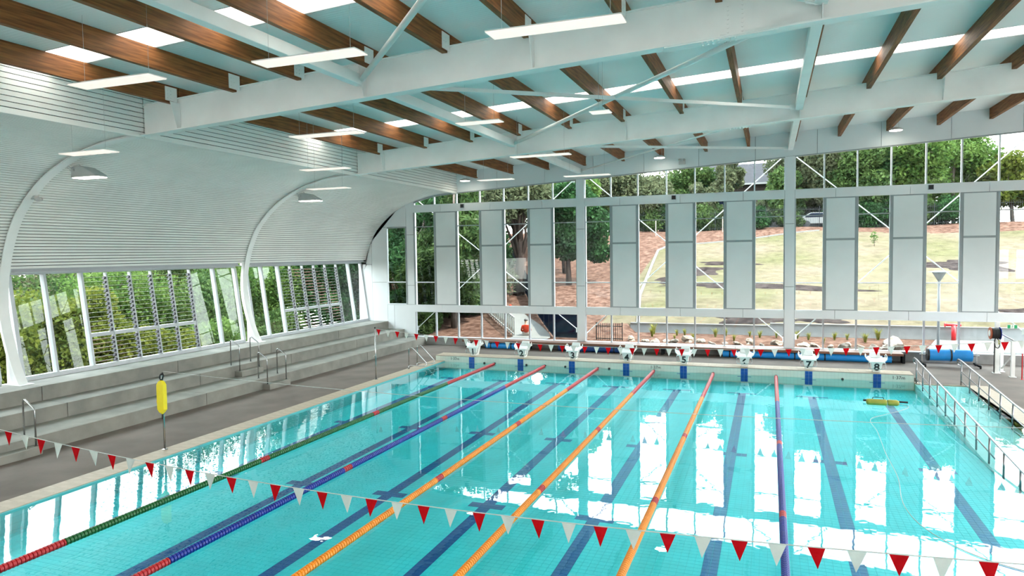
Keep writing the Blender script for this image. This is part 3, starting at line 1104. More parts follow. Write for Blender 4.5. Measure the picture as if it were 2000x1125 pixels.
# timber purlins
PB = [(-30.0, RIBS[0]), (RIBS[0], RIBS[1]), (RIBS[1], YW)]
BAYN = ['in the nearest roof bay', 'in the middle roof bay', 'in the roof bay against the end wall']
for bi, (ya, yb) in enumerate(PB):
    y0 = ya + (.16 if bi else 0)
    y1 = yb - (.16 if bi < 2 else .07)
    for pi, x in enumerate(PURX[:14]):
        t = thing('timber_purlin', '%s brown timber beam from the slats, %s' % (ORD[pi], BAYN[bi]), 'roof beam', (x, (ya + yb) / 2, purz(x)), 'timber roof beams ' + BAYN[bi])
        zb, zt = purz(x), roofz(x) - .002
        w = .062
        B = MB()
        B.box(x - w, x + w, y0, y1, zb, zt)
        B.box(x - w, x + w, y1, yb - .01, raft(x) + .012, zt)
        if bi:
            B.box(x - w, x + w, ya + .01, y0, raft(x) + .012, zt)
        build(B, 'glulam', M_GLU, t)
        for (e0, e1) in (((y1 - .26, y1 + .10),) if bi < 2 else ((y1 - .10, y1 + .04),)):
            c = build(MB().box(x + w, x + w + .012, e0, e1, zb + .05, zt - .04), 'cleat', M_STEEL, t)
            bo = MB()
            for ky in range(2 if bi < 2 else 1):
                for kz in range(3):
                    bo.lathe([(.014, 0), (.014, .014)], (x + w + .012, e0 + .07 + ky * .1, zb + .12 + kz * .09), 'X', 6)
            build(bo, 'bolts', M_STEEL, c)['kind'] = 'stuff'

# struts and roof bracing
for si, xs_ in enumerate((4.88, 14.40)):
    for bi, (ya, yb) in enumerate(PB):
        zb = 8.385 + .055 * xs_
        t = thing('roof_strut', '%s white box strut between the rafters %s' % (['first', 'second'][si], BAYN[bi]), 'strut', (xs_, (ya + yb) / 2, zb), 'white roof struts')
        y0, y1 = ya + (.06 if bi else 0), yb - .1
        build(MB().box(xs_ - .11, xs_ + .11, y0, y1, zb, zb + .24), 'box_section', M_STEEL, t, bevel=.012)
        build(MB().box(xs_ - .012, xs_ + .012, y1, yb - .03, zb + .02, zb + .22), 'end_plate', M_STEEL, t)
bz = lambda x: 8.50 + .055 * x
BR = [((5.0, -4.6), (14.3, -14.2), .062, 'round white brace tube crossing the middle roof bay'), ((5.0, -14.2), (14.3, -4.6), .04, 'slim white brace rail crossing the middle roof bay'),
      ((5.0, -14.6), (14.3, -24.2), .062, 'round white brace tube rising towards the top edge in the nearest bay'), ((14.3, -14.6), (5.0, -24.2), .04, 'slim white brace rail at the top edge in the nearest bay'),
      ((5.0, 4.8), (14.3, -4.2), .035, 'thin white brace tube crossing the far roof bay'), ((5.0, -4.2), (14.3, 4.7), .04, 'slim white brace rail crossing the far roof bay')]
for k, (a, b_, r, lab) in enumerate(BR):
    pa, pb = Vector((a[0], a[1], bz(a[0]))), Vector((b_[0], b_[1], bz(b_[0])))
    if k % 2:
        pa.z -= .04
        pb.z -= .04
    mid = (pa + pb) / 2
    t = thing('roof_brace', lab, 'brace', tuple(mid), 'white roof braces')
    if k % 2 == 0:
        build(MB().tube([pa, pb], r, 12), 'brace_member', M_STEEL, t, smooth=True)
    else:
        build(MB().bar(pa, pb, .07, .09), 'brace_member', M_STEEL, t)
    d = (pb - pa).normalized()
    for q, s in ((pa, 1), (pb, -1)):
        build(MB().bar(q - d * s * .12, q + d * s * .25, .012, .16), 'fin_plate', M_STEEL, t)

# unseen wall behind the viewpoint, added to hold back daylight
sbuild(MB().box(-8, 30, -36.2, -36, -1, 11), 'wall_back', M_PANEL, 'plain panelled wall behind the viewpoint')
wr = MB().box(30, 30.2, -36, YW + .2, -1, .9)  # unseen side wall with openings, added to limit daylight from the right
wr.box(30, 30.2, -36, YW + .2, 4.6, 11.2)
for yy in np.arange(-36, YW, 4.7):
    wr.box(29.95, 30.25, yy - .3, yy + .3, .9, 4.6)
sbuild(wr, 'wall_right', M_PANEL, 'panelled side wall with a long window band beyond the ramp')
sbuild(MB().box(-8, -7.8, -36, -24, -1, 5), 'wall_side', M_PANEL, 'plain panelled side wall beyond the windows')

# ================================================================== LAMPS
# floodlights bracketed from the ribs
for k, yr in enumerate(RIBS):
    x, z = -4.25, 7.12
    y = yr + .42
    t = thing('floodlight', ['lit floodlight on the nearest curved rib', 'lit floodlight on the curved rib farther along the wall'][k], 'floodlight', (x, y, z), 'floodlights on the ribs')
    sec = [(x - .46, y - .2, z), (x + .50, y - .2, z), (x + .44, y - .2, z + .06), (x + .02, y - .2, z + .27), (x - .26, y - .2, z + .33), (x - .42, y - .2, z + .30)]
    build(MB().prism(sec, (0, .4, 0)), 'housing', M_GREYP, t, bevel=.02)
    build(MB().box(x - .43, x + .47, y - .17, y + .17, z - .02, z + .002), 'lens', M_GLOW, t)
    for s in (-1, 1):
        build(MB().bar((x - .38 + .0, y + s * .22, z + .2), (x - .48 + .25 * (s + 1) / 2, yr + .12 + .1 * (s + 1), curve_z(x - .3) - .04), .05, .02, (0, 1, 0)), 'bracket_arm', M_GREYP, t)
    build(MB().box(x - .44, x - .30, y - .23, y + .23, z + .17, z + .23), 'pivot', M_GREYP, t)
t = thing('wall_camera', 'small grey camera bracketed to the nearest curved rib', 'camera', (-6.05, RIBS[0] + .1, 6.5))
build(MB().box(-6.12, -5.90, RIBS[0] + .02, RIBS[0] + .16, 6.56, 6.66), 'mount_plate', M_GREYP, t)
build(MB().lathe([(.05, 0), (.06, .02), (.06, .17), (.045, .19)], (-5.92, RIBS[0] + .1, 6.55), 'X', 12), 'camera_body', M_GREYP, t, smooth=True)
# small pendant lamps by the end wall
for k, (x, z) in enumerate(((-.81, 8.50), (8.85, 9.07), (18.35, 9.61))):
    y = 4.0
    t = thing('pendant_lamp', ['small lit disc lamp hanging near the slatted corner of the end wall', 'small lit disc lamp hanging over the middle of the end wall', 'small lit disc lamp hanging high over the bay near the hose reel'][k], 'pendant lamp', (x, y, z), 'disc lamps by the end wall')
    build(MB().lathe([(.26, 0), (.27, .03), (.20, .08), (.08, .12)], (x, y, z), 'Z', 20), 'housing', M_GREYP, t, smooth=True)
    build(MB().lathe([(.23, -.012), (.24, .004)], (x, y, z), 'Z', 20), 'lens', M_GLOW, t)
    for dx in (-.1, .1):
        build(MB().tube([(x + dx, y, z + .08), (x + dx, y, roofz(x + dx) - .01)], .008, 6), 'suspension_rod', M_GREYP, t)
t = thing('emergency_light', 'twin-head emergency light on the end wall above the clerestory', 'emergency light', (9.75, YW - .1, 8.85))
build(MB().box(9.60, 9.90, YW - .14, YW - .06, 8.82, 8.98), 'body', M_GREYP, t, bevel=.01)
for dx in (-.1, .1):
    build(MB().lathe([(.05, 0), (.06, -.03), (.06, -.09)], (9.75 + dx, YW - .14, 9.02), 'Y', 12), 'head', M_GREYP, t, smooth=True)
# window-glass reflections of lights behind the viewpoint, added as glowing panels on wires
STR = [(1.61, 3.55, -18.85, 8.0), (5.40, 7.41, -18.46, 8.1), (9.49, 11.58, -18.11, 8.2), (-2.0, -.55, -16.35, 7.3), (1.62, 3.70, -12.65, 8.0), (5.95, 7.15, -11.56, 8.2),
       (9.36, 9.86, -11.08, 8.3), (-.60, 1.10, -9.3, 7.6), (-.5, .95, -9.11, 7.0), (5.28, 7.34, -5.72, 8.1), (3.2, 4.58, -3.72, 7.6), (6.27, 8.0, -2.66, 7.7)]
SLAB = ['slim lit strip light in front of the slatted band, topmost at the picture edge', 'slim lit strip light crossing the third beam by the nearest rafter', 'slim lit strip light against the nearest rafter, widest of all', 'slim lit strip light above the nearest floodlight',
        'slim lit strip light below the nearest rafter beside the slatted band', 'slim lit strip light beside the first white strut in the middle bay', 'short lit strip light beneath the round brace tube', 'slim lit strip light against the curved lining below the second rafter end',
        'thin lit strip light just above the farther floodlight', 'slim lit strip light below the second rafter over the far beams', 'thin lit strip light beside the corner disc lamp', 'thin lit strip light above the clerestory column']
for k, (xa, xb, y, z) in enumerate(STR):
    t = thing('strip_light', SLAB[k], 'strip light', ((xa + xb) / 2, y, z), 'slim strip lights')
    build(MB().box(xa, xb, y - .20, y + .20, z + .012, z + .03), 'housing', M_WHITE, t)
    build(MB().box(xa + .004, xb - .004, y - .196, y + .196, z, z + .012), 'diffuser', M_REFL, t)
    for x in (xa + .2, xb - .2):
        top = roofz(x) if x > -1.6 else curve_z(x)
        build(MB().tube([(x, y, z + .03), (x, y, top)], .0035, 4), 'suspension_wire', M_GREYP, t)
# dark vents on the upper rail
for k, x in enumerate((-1.38, 9.37, 19.79)):
    t = thing('rail_speaker', ['small dark square speaker on the upper rail near the curved wall', 'small dark square speaker on the upper rail of the middle bay', 'small dark square speaker on the upper rail of the bay near the hose reel'][k], 'speaker', (x, YW - .1, 7.22), 'dark square speakers')
    build(MB().box(x - .1, x + .1, YW - .16, YW - .09, 7.22, 7.42), 'box', M_FRAME, t)
    build(MB().box(x - .085, x + .085, YW - .168, YW - .16, 7.235, 7.405), 'grille', M_BLACK, t)

# ================================================================== STARTING BLOCKS
DZ = .288
proto = None
for i in range(8):
    xc = LANE * (i + .5)
    t = thing('starting_block', 'white starting block numbered %s on the raised pool end' % ['one', 'two', 'three', 'four', 'five', 'six', 'seven', 'eight'][i], 'starting block', (xc, .35, DZ), 'starting blocks')
    y0 = .06
    ped = MB().hexa([(xc - .115, y0 + .12, DZ), (xc + .115, y0 + .12, DZ), (xc + .115, y0 + .48, DZ), (xc - .115, y0 + .48, DZ),
                     (xc - .20, y0 + .04, DZ + .38), (xc + .20, y0 + .04, DZ + .38), (xc + .20, y0 + .55, DZ + .42), (xc - .20, y0 + .55, DZ + .42)])
    build(ped, 'pedestal', M_WHITE, t, bevel=.012)
    pl = MB().hexa([(xc - .27, y0 - .04, DZ + .36), (xc + .27, y0 - .04, DZ + .36), (xc + .27, y0 + .68, DZ + .45), (xc - .27, y0 + .68, DZ + .45),
                    (xc - .25, y0 - .04, DZ + .42), (xc + .25, y0 - .04, DZ + .42), (xc + .25, y0 + .68, DZ + .53), (xc - .25, y0 + .68, DZ + .53)])
    build(pl, 'platform', M_WHITE, t, bevel=.02)
    fr = MB().hexa([(xc - .17, y0 + .42, DZ + .50), (xc + .17, y0 + .42, DZ + .50), (xc + .19, y0 + .68, DZ + .53), (xc - .19, y0 + .68, DZ + .53),
                    (xc - .15, y0 + .50, DZ + .55), (xc + .15, y0 + .50, DZ + .55), (xc + .17, y0 + .70, DZ + .68), (xc - .17, y0 + .70, DZ + .68)])
    build(fr, 'foot_rest', M_WHITE, t, bevel=.012)
    for s in (-1, 1):
        wg = MB().prism([(xc + s * .25, y0 + .05, DZ + .38), (xc + s * .25, y0 + .60, DZ + .44), (xc + s * .36, y0 + .50, DZ + .50), (xc + s * .38, y0 + .30, DZ + .55), (xc + s * .35, y0 + .1, DZ + .47)], (0, 0, .05))
        build(wg, 'side_grip', M_WHITE, t, bevel=.012)
        build(MB().tube([(xc + s * .33, y0 + .35, DZ + .52), (xc + s * .36, y0 + .36, DZ + .60), (xc + s * .34, y0 + .44, DZ + .63), (xc + s * .31, y0 + .50, DZ + .56)], .018, 6), 'grip_loop', M_WHITE, t, smooth=True)
    u = MB().tube([(xc - .27, y0 + .06, DZ + .38), (xc - .28, y0 - .04, DZ + .22), (xc - .26, y0 - .05, DZ + .17), (xc - .22, y0 - .05, DZ + .145), (xc + .22, y0 - .05, DZ + .145), (xc + .26, y0 - .05, DZ + .17), (xc + .28, y0 - .04, DZ + .22), (xc + .27, y0 + .06, DZ + .38)], .013, 8)
    build(u, 'backstroke_bar', M_CHROME, t, smooth=True)
    tx = text('number', str(i + 1), .37, (xc, y0 + .074, DZ + .19), (R(90 + 11.9), 0, 0), M_BLACK, t, off=.012)

# ================================================================== LANE ROPES
def rope_mesh(y0, y1):
    b = MB()
    pr = []
    y = y0
    while y < y1 - .001:
        for (r, h) in ((.03, 0), (.062, .006), (.066, .03), (.062, .054), (.03, .060), (.018, .064)):
            if y + h <= y1:
                pr.append((r, y + h))
        y += .066
    b.lathe(pr, (0, 0, .03), 'Y', 10)
    return b


RC = [(M_GREEN, 'green'), (M_BLUE, 'blue'), (M_ORANGE, 'orange'), (M_ORANGE, 'orange'), (M_ORANGE, 'orange'), (M_BLUE, 'blue')]
RL = ['green lane rope with red ends beside the curved-wall pool edge', 'blue lane rope with red ends next to the green one', 'orange lane rope with red ends running between lanes three and four', 'orange lane rope with red ends running between lanes four and five',
      'orange lane rope with red ends running between lanes five and six', 'blue lane rope with red ends running between lanes six and seven']
segs = [(-.22, -5, 'r'), (-5, -9.85, 'c'), (-9.85, -10.15, 'r'), (-10.15, -14.85, 'c'), (-14.85, -15.15, 'r'), (-15.15, -20, 'c'), (-20, -24.8, 'r')]
cache = {}
for i in range(6):
    x = LANE * (i + 1)
    t = thing('lane_rope', RL[i], 'lane rope', (x, -12.5, 0), 'lane ropes')
    for (a, b_, c) in segs:
        mtl = M_RED if c == 'r' else RC[i][0]
        key = (a, b_, mtl.name)
        if key not in cache:
            q = rope_mesh(b_, a)
            me = bpy.data.meshes.new('float_section')
            me.from_pydata([(v[0], v[1] + 12.5, v[2]) for v in q.v], [], q.f)
            me.materials.append(mtl)
            cache[key] = me
        o = link('float_section', cache[key], t)
    build(MB().tube([(x, -.24, .03), (x, -.02, .05)], .012, 6), 'cable_end', M_BLACK, t)
    build(MB().lathe([(.02, 0), (.045, -.03), (.045, -.10), (.02, -.13)], (x, -.08, .045), 'Y', 10), 'end_float', M_BLACK, t, smooth=True)

# ================================================================== FLAG LINES
def flag_line(y, xs, zf, lab, fx0, n, first_red, z_sag, flag_w=.19, flag_h=.25, poles=()):
    t = thing('flag_line', lab, 'bunting', (10, y, 1.5), 'backstroke flag lines')
    pts = [(x, y, zf(x)) for x in np.linspace(xs[0], xs[1], 40)]
    build(MB().tube(pts, .007, 5), 'cord', M_ROPE, t)
    for k in range(n):
        x = fx0 + k * .4075
        if x > xs[1] - .1:
            break
        red = (k % 2 == 0) == first_red
        z = zf(x) - .004
        rr = random.Random(k * 31 + int(y * 10))
        sw = rr.uniform(-.02, .02)
        w2 = flag_w / 2 * rr.uniform(.94, 1.04)
        dzl, dzr = zf(x - w2) - zf(x), zf(x + w2) - zf(x)
        q = MB().prism([(x - w2, y, z + dzl), (x + w2, y, z + dzr), (x + sw, y + rr.uniform(-.03, .03), z - flag_h)], (0, .004, 0))
        build(q, 'flag', M_REDF if red else M_WHITEF, t)
    return t


nearz = lambda x: 1.445 + .0058 * (x - 9.3) ** 2 if x < 9.3 else 1.445 + .0039 * (x - 9.3) ** 2
farz = lambda x: 1.60 + .0052 * (x - 8.2) ** 2 if x < 8.2 else 1.60 + .0040 * (x - 8.2) ** 2
flag_line(-20.0, (-.7, 21.2), nearz, 'string of red and white triangular flags hanging across the foreground water', 1.026 - .815, 52, True, 0)
flag_line(-5.0, (-.68, 21.2), farz, 'string of red and white triangular flags hanging in front of the starting blocks', -.545, 54, True, 0)
tag(build(MB().tube([(x, -15.1, 1.80 + .0022 * (x - 9.5) ** 2) for x in np.linspace(-.62, 21.2, 30)], .006, 5), 'recall_cord', M_ROPE, None), 'thin white cord stretched over the pool from the post with the yellow float', 'cord')


def post(x, y, h, lab):
    t = thing('stanchion', lab, 'post', (x, y, ZD), 'slim steel stanchions')
    build(MB().tube([(x, y, ZD), (x, y, h)], .024, 10), 'pole', M_CHROME, t, smooth=True)
    build(MB().lathe([(.07, 0), (.07, .012), (.035, .03)], (x, y, ZD + .006), 'Z', 14), 'floor_socket', M_CHROME, t)
    build(MB().lathe([(.012, 0), (.03, .02), (.03, .05), (.012, .07)], (x, y, h - .01), 'Z', 10), 'cap', M_BLACK, t, smooth=True)
    return t


t = post(-.70, -5.0, 2.02, 'tall slim steel post holding the far flag string')
build(MB().tube([(-.70, -5.03, 1.0), (-.76, -5.06, .94), (-.78, -5.02, .9)], .006, 5), 'cleat_cord', M_ROPE, t)
post(-.66, -15.1, 1.93, 'steel post carrying the yellow rescue float')
post(-.70, -20.0, 2.03, 'steel post holding the foreground flag string beside the pool edge')
post(21.2, -5.0, 2.25, 'steel post holding the far flag string on the ramp side')
post(21.2, -15.1, 2.10, 'steel post holding the thin white cord on the ramp side')
post(21.2, -20.0, 2.05, 'steel post holding the foreground flag string on the ramp side')

# yellow rescue float hanging on the post
t = thing('rescue_tube', 'yellow foam rescue float hanging on the steel post', 'rescue tube', (-.60, -15.18, .95))
x, y = -.60, -15.19
sec = [(.012, .97), (.05, 1.02), (.105, 1.09), (.11, 1.4), (.105, 1.71), (.05, 1.79), (.012, 1.82)]
b = MB()
for s0, s1 in zip(sec[:-1], sec[1:]):
    w0, h0 = s0
    w1, h1 = s1
    d0, d1 = min(w0, .055), min(w1, .055)
    b.hexa([(x - w0, y - d0, h0), (x + w0, y - d0, h0), (x + w0, y + d0, h0), (x - w0, y + d0, h0), (x - w1, y - d1, h1), (x + w1, y - d1, h1), (x + w1, y + d1, h1), (x - w1, y + d1, h1)])
build(b, 'foam_body', M_YELLOW, t)
build(MB().tube([(x, y, 1.80), (x - .05, y, 1.88), (x - .05, y + .03, 1.95), (x + .0, y + .05, 1.99), (x + .05, y + .03, 1.93), (x + .02, y, 1.82)], .02, 8), 'hanging_strap', M_BLACK, t, smooth=True)
build(MB().tube([(x, y, .98), (x - .01, y, .90), (x - .03, y + .02, .84)], .014, 6), 'lower_clip', M_BLACK, t)
build(MB().tube([(x - .08, y, 1.08), (x - .15, y, 1.16), (x - .17, y, 1.28), (x - .13, y, 1.42), (x - .09, y, 1.50)], .006, 5), 'tow_line', M_ORANGE, t)

# ================================================================== POOL LADDER, RAMP RAILS
t = thing('pool_ladder', 'pair of bent steel pool ladder rails at the far pool corner', 'ladder', (-.6, -1.7, ZD))
for k, yy in enumerate((-2.25, -1.5)):
    z = ZD
    pth = [(-.66, yy - .22, z), (-.68, yy - .20, z + .10), (-.66, yy - .12, z + .14), (-.45, yy + .05, z + .10), (-.20, yy + .32, z + .06), (-.14, yy + .40, z + .10), (-.16, yy + .40, z + .20), (-.55, yy + .02, z + .82), (-.62, yy - .03, z + .88), (-.69, yy - .05, z + .87), (-.73, yy - .06, z + .80), (-.73, yy - .06, z)]
    build(MB().tube(pth, .021, 8), 'ladder_rail', M_CHROME, t, smooth=True)
    build(MB().lathe([(.05, 0), (.05, .015)], (-.73, yy - .06, z + .006), 'Z', 12), 'foot_flange', M_CHROME, t)
    build(MB().lathe([(.05, 0), (.05, .015)], (-.66, yy - .22, z + .006), 'Z', 12), 'foot_flange', M_CHROME, t)
for k in range(2):
    build(MB().box(-.14, -.04, -1.93, -1.04, -.12 - .11 * k, -.09 - .11 * k), 'tread', M_CHROME, t)

rampz = lambda y: -.033 * (-.3 - y) if y < -.3 else 0
for k, (xr, lab) in enumerate(((18.46, 'steel handrail descending beside the open pool on the ramp'), (19.83, 'steel handrail descending along the outer side of the ramp'))):
    t = thing('ramp_handrail', lab, 'handrail', (xr, -.3, ZD), 'ramp handrails')
    rz = lambda y: .87 + .0605 * (y + .3) if y < -.3 else .87
    ys = [-.3 - 1.1 * j for j in range(13)]
    top = [(xr, .22, .72), (xr, .25, .80), (xr, .20, .86), (xr, .10, .885), (xr, -.3, .885)] + [(xr, y, rz(y) + .015) for y in ys[1:]]
    build(MB().tube(top, .026, 10), 'top_rail', M_STEELD, t, smooth=True)
    for dz in (.36, .68):
        build(MB().tube([(xr, y, rz(y) - dz) for y in (ys[0], ys[-1])], .016, 8), 'mid_rail', M_STEELD, t, smooth=True)
    for y in ys:
        build(MB().tube([(xr, y, min(rampz(y) - .0, ZD) - .02), (xr, y, rz(y))], .023, 8), 'post', M_STEELD, t, smooth=True)
    build(MB().tube([(xr, .22, .72), (xr, .16, .70), (xr, -.28, .69)], .018, 8), 'return_end', M_CHROME, t, smooth=True)

# ================================================================== END-WALL FURNITURE
# long timber bench
t = thing('timber_bench', 'long red-brown timber bench along the foot of the end wall', 'bench', (8.5, 4.5, ZD))
for j in range(4):
    y = 4.20 + j * .165
    for k in range(6):
        xa, xb = -1.2 + k * 3.33, -1.2 + (k + 1) * 3.33
        build(MB().box(xa + .006, xb - .006, y, y + .152, .42, .462), 'seat_plank', M_TIMBER, t, bevel=.006)
for k in range(6):
    xa, xb = -1.2 + k * 3.33, -1.2 + (k + 1) * 3.33
    build(MB().box(xa + .004, xb - .004, 4.16, 4.20, .36, .462), 'front_board', M_TIMBER, t, bevel=.006)
for k in range(7):
    x = -1.0 + k * 3.3
    build(MB().box(x - .05, x + .05, 4.30, 4.80, ZD, .42), 'leg_frame', M_BLACKF, t)
# blue pool-cover rolls under it
for k, (xa, xb) in enumerate(((.06, 1.75), (3.9, 6.95), (11.6, 14.9), (15.5, 18.35))):
    t = thing('cover_roll', ['short blue foam roll under the bench behind blocks one and two', 'blue foam roll under the bench behind blocks three and four', 'blue foam roll under the bench behind blocks six and seven', 'blue foam roll under the bench behind block eight'][k], 'foam roll', ((xa + xb) / 2, 3.95, ZD), 'blue foam rolls under the bench')
    build(MB().lathe([(.02, xa), (.145, xa), (.15, xa + .01), (.15, xb - .01), (.145, xb), (.02, xb)], (0, 4.34, ZD + .155), 'X', 24), 'roll', M_NAVYR if k == 1 else M_CYANB, t, smooth=False)
    for xe in (xa + .3, xb - .3):
        build(MB().lathe([(.153, -.03), (.155, 0), (.153, .03)], (xe, 4.34, ZD + .155), 'X', 24), 'strap', M_BLACK, t)
    build(MB().lathe([(.03, xa - .03), (.03, xb + .03)], (0, 4.34, ZD + .155), 'X', 10), 'core_tube', M_GREYP, t)

# pool cover reel with blue cover
t = thing('cover_reel', 'big blue pool cover wound on a wheeled reel beside the ramp', 'cover reel', (20.4, 3.95, ZD))
yr, zr = 3.98, .50
build(MB().lathe([(.02, 19.62), (.23, 19.62), (.235, 19.64), (.235, 20.38), (.232, 20.40), (.235, 20.42), (.235, 21.12), (.23, 21.14), (.02, 21.14)], (0, yr, zr), 'X', 28), 'cover', M_CYANB, t, smooth=False)
build(MB().lathe([(.25, 20.37), (.25, 20.43)], (0, yr, zr), 'X', 24), 'strap', M_BLACK, t)
build(MB().lathe([(.245, 19.56), (.25, 19.58), (.25, 19.64), (.2, 19.65)], (0, yr, zr), 'X', 24), 'end_disc', M_BLACK, t)
build(MB().lathe([(.03, 19.3), (.03, 21.4)], (0, yr, zr), 'X', 10), 'axle', M_CHROME, t)
for xe in (19.4, 21.3):
    build(MB().bar((xe, yr, ZD + .1), (xe, yr, zr + .05), .05, .05), 'upright', M_CHROME, t)
    build(MB().bar((xe, yr - .40, ZD + .1), (xe, yr + .40, ZD + .1), .05, .05), 'foot_beam', M_BLACKF, t)
    for yy in (yr - .38, yr + .38):
        build(MB().lathe([(.02, -.025), (.075, -.025), (.08, -.015), (.08, .015), (.075, .025), (.02, .025)], (xe + .05, yy, ZD + .08), 'X', 16), 'wheel', M_BLACK, t, smooth=False)
    build(MB().bar((xe, yr - .05, zr + .1), (xe, yr + .3, zr + .14), .03, .03), 'crank_arm', M_CHROME, t)

# hose reel on white post
PXc, PYc = 21.66, 2.75
t = thing('steel_post', 'white square steel post carrying the hose reel', 'post', (PXc, PYc, ZD))
build(MB().box(PXc - .07, PXc + .07, PYc - .07, PYc + .07, ZD, 2.0), 'shaft', M_WHITE, t, bevel=.008)
build(MB().box(PXc - .13, PXc + .13, PYc - .13, PYc + .13, ZD, ZD + .015), 'base_plate', M_WHITE, t)
build(MB().box(PXc - .095, PXc - .07, PYc - .02, PYc + .02, ZD, 1.3), 'conduit', M_BLACK, t)
t = thing('hose_reel', 'orange and black hose reel mounted on the white post', 'hose reel', (PXc - .2, PYc - .12, 1.3))
hx, hy, hz = PXc - .10, PYc - .22, 1.58
build(MB().lathe([(.05, -.20), (.22, -.20), (.235, -.185), (.235, -.165), (.09, -.155)], (hx, hy, hz), 'X', 28), 'front_disc', M_HOSE, t)
build(MB().lathe([(.03, -.215), (.12, -.215), (.12, -.20)], (hx, hy, hz), 'X', 20), 'hub_label', M_WHITE, t)
pr = [(.10, -.15)]
for k in range(6):
    xx = -.145 + k * .042
    pr += [(.18, xx), (.205, xx + .012), (.205, xx + .028), (.18, xx + .04)]
build(MB().lathe(pr + [(.10, .11)], (hx, hy, hz), 'X', 28), 'hose_coil', M_BLACK, t, smooth=True)
build(MB().lathe([(.09, .115), (.235, .12), (.235, .14), (.05, .15)], (hx, hy, hz), 'X', 28), 'back_disc', M_BLUE, t)
build(MB().tube([(hx - .02, hy, hz - .2), (hx - .05, hy - .03, hz - .36), (hx - .02, hy - .05, hz - .52), (hx + .06, hy - .05, hz - .56), (hx + .12, hy - .03, hz - .48), (hx + .13, hy, hz - .30), (hx + .05, hy, hz - .2)], .018, 8), 'hose_loop', M_BLACK, t, smooth=True)
build(MB().box(hx + .02, hx + .16, hy + .0, hy + .2, hz - .05, hz + .05), 'mount_bracket', M_BLACKF, t)
build(MB().tube([(hx + .1, hy, hz - .25), (hx + .1, hy - .02, hz - .42)], .022, 8), 'nozzle', M_YGREEN, t)

# white guard frame by the exit
t = thing('guard_frame', 'white steel guard frame with sloping rail beside the exit door', 'guard rail', (22.0, 2.5, ZD))
A, B_ = (21.92, 3.13), (21.95, 1.93)
build(MB().box(A[0] - .05, A[0] + .05, A[1] - .05, A[1] + .05, ZD, 1.46), 'upright', M_WHITE, t)
build(MB().box(B_[0] - .06, B_[0] + .06, B_[1] - .06, B_[1] + .06, ZD, 1.36), 'upright', M_WHITE, t)
build(MB().bar((21.72, 2.8, 1.58), (21.95, 1.88, 1.40), .03, .04), 'sloping_rail', M_GREYP, t)
build(MB().bar((A[0], A[1], .16), (B_[0], B_[1], .85), .03, .05), 'diagonal', M_GREYP, t)
build(MB().box(21.68, 21.95, 3.09, 3.17, .75, .95), 'cross_plate', M_WHITE, t)
for q in (A, B_):
    build(MB().box(q[0] - .1, q[0] + .1, q[1] - .1, q[1] + .1, ZD, ZD + .014), 'foot_plate', M_WHITE, t)
t = thing('red_pole', 'thin red pole standing by the exit at the picture edge', 'pole', (22.11, 1.47, ZD))
build(MB().tube([(22.11, 1.47, ZD), (22.11, 1.47, .98)], .022, 8), 'shaft', M_RED, t)
build(MB().lathe([(.06, 0), (.06, .012)], (22.11, 1.47, ZD), 'Z', 12), 'foot', M_RED, t)
# exit sign: green with white running figure
t = thing('exit_sign', 'green and white running-figure exit sign on the door glass', 'exit sign', (22.74, YW - .08, 1.53))
build(MB().box(22.57, 22.91, YW - .07, YW - .055, 1.53, 1.68), 'board', M_WHITE, t)
for (a, b_) in ((22.575, 22.675), (22.805, 22.905)):
    build(MB().box(a, b_, YW - .075, YW - .07, 1.535, 1.675), 'green_field', M_SIGN, t)
fg = MB()
fg.lathe([(.012, 0), (.012, -.004)], (22.75, YW - .07, 1.655), 'Y', 8)
fg.bar((22.745, YW - .072, 1.64), (22.735, YW - .072, 1.60), .014, .004, (0, 1, 0))
fg.bar((22.735, YW - .072, 1.60), (22.755, YW - .072, 1.555), .01, .004, (0, 1, 0))
fg.bar((22.735, YW - .072, 1.60), (22.71, YW - .072, 1.56), .01, .004, (0, 1, 0))
fg.bar((22.745, YW - .072, 1.635), (22.77, YW - .072, 1.61), .008, .004, (0, 1, 0))
build(fg, 'running_figure', M_SIGN, t)

# floating pool cleaner and its cable
t = thing('pool_cleaner', 'olive yellow tubular pool cleaner lying in the water in lane eight', 'pool cleaner', (16.9, -4.05, 0))
build(MB().lathe([(.02, 16.42), (.085, 16.44), (.095, 16.5), (.095, 16.95), (.085, 17.0)], (0, -4.1, .04), 'X', 14), 'float_body', M_YGREEN, t, smooth=True)
build(MB().lathe([(.08, 17.03), (.095, 17.06), (.095, 17.28), (.06, 17.34)], (0, -4.08, .04), 'X', 14), 'motor_body', M_YGREEN, t, smooth=True)
build(MB().tube([(16.35, -4.0, .06), (16.9, -3.98, .07), (17.6, -3.95, .05)], .03, 8), 'dark_bar', M_BLACK, t)
build(MB().tube([(16.6, -4.05, .12), (16.62, -4.05, .18), (16.9, -4.05, .18), (16.93, -4.05, .12)], .012, 6), 'handle', M_BLACK, t)
cpts = [(17.23, -3.95), (17.55, -4.4), (17.2, -5.1), (16.7, -5.75), (16.25, -6.5), (16.25, -7.78), (16.2, -9), (16.15, -10.07), (16.12, -11.88), (15.98, -13.2), (15.96, -13.9), (16.06, -14.65), (16.37, -15.4), (16.79, -15.9), (17.3, -16.2)]
cs_ = smooth_prof(cpts, 5)
tag(build(MB().tube([(a, b_, .010) for a, b_ in cs_], .007, 6), 'cleaner_cable', M_GREYP, None, smooth=True), 'pale floating cable curving across lane eight from the pool cleaner', 'cable')

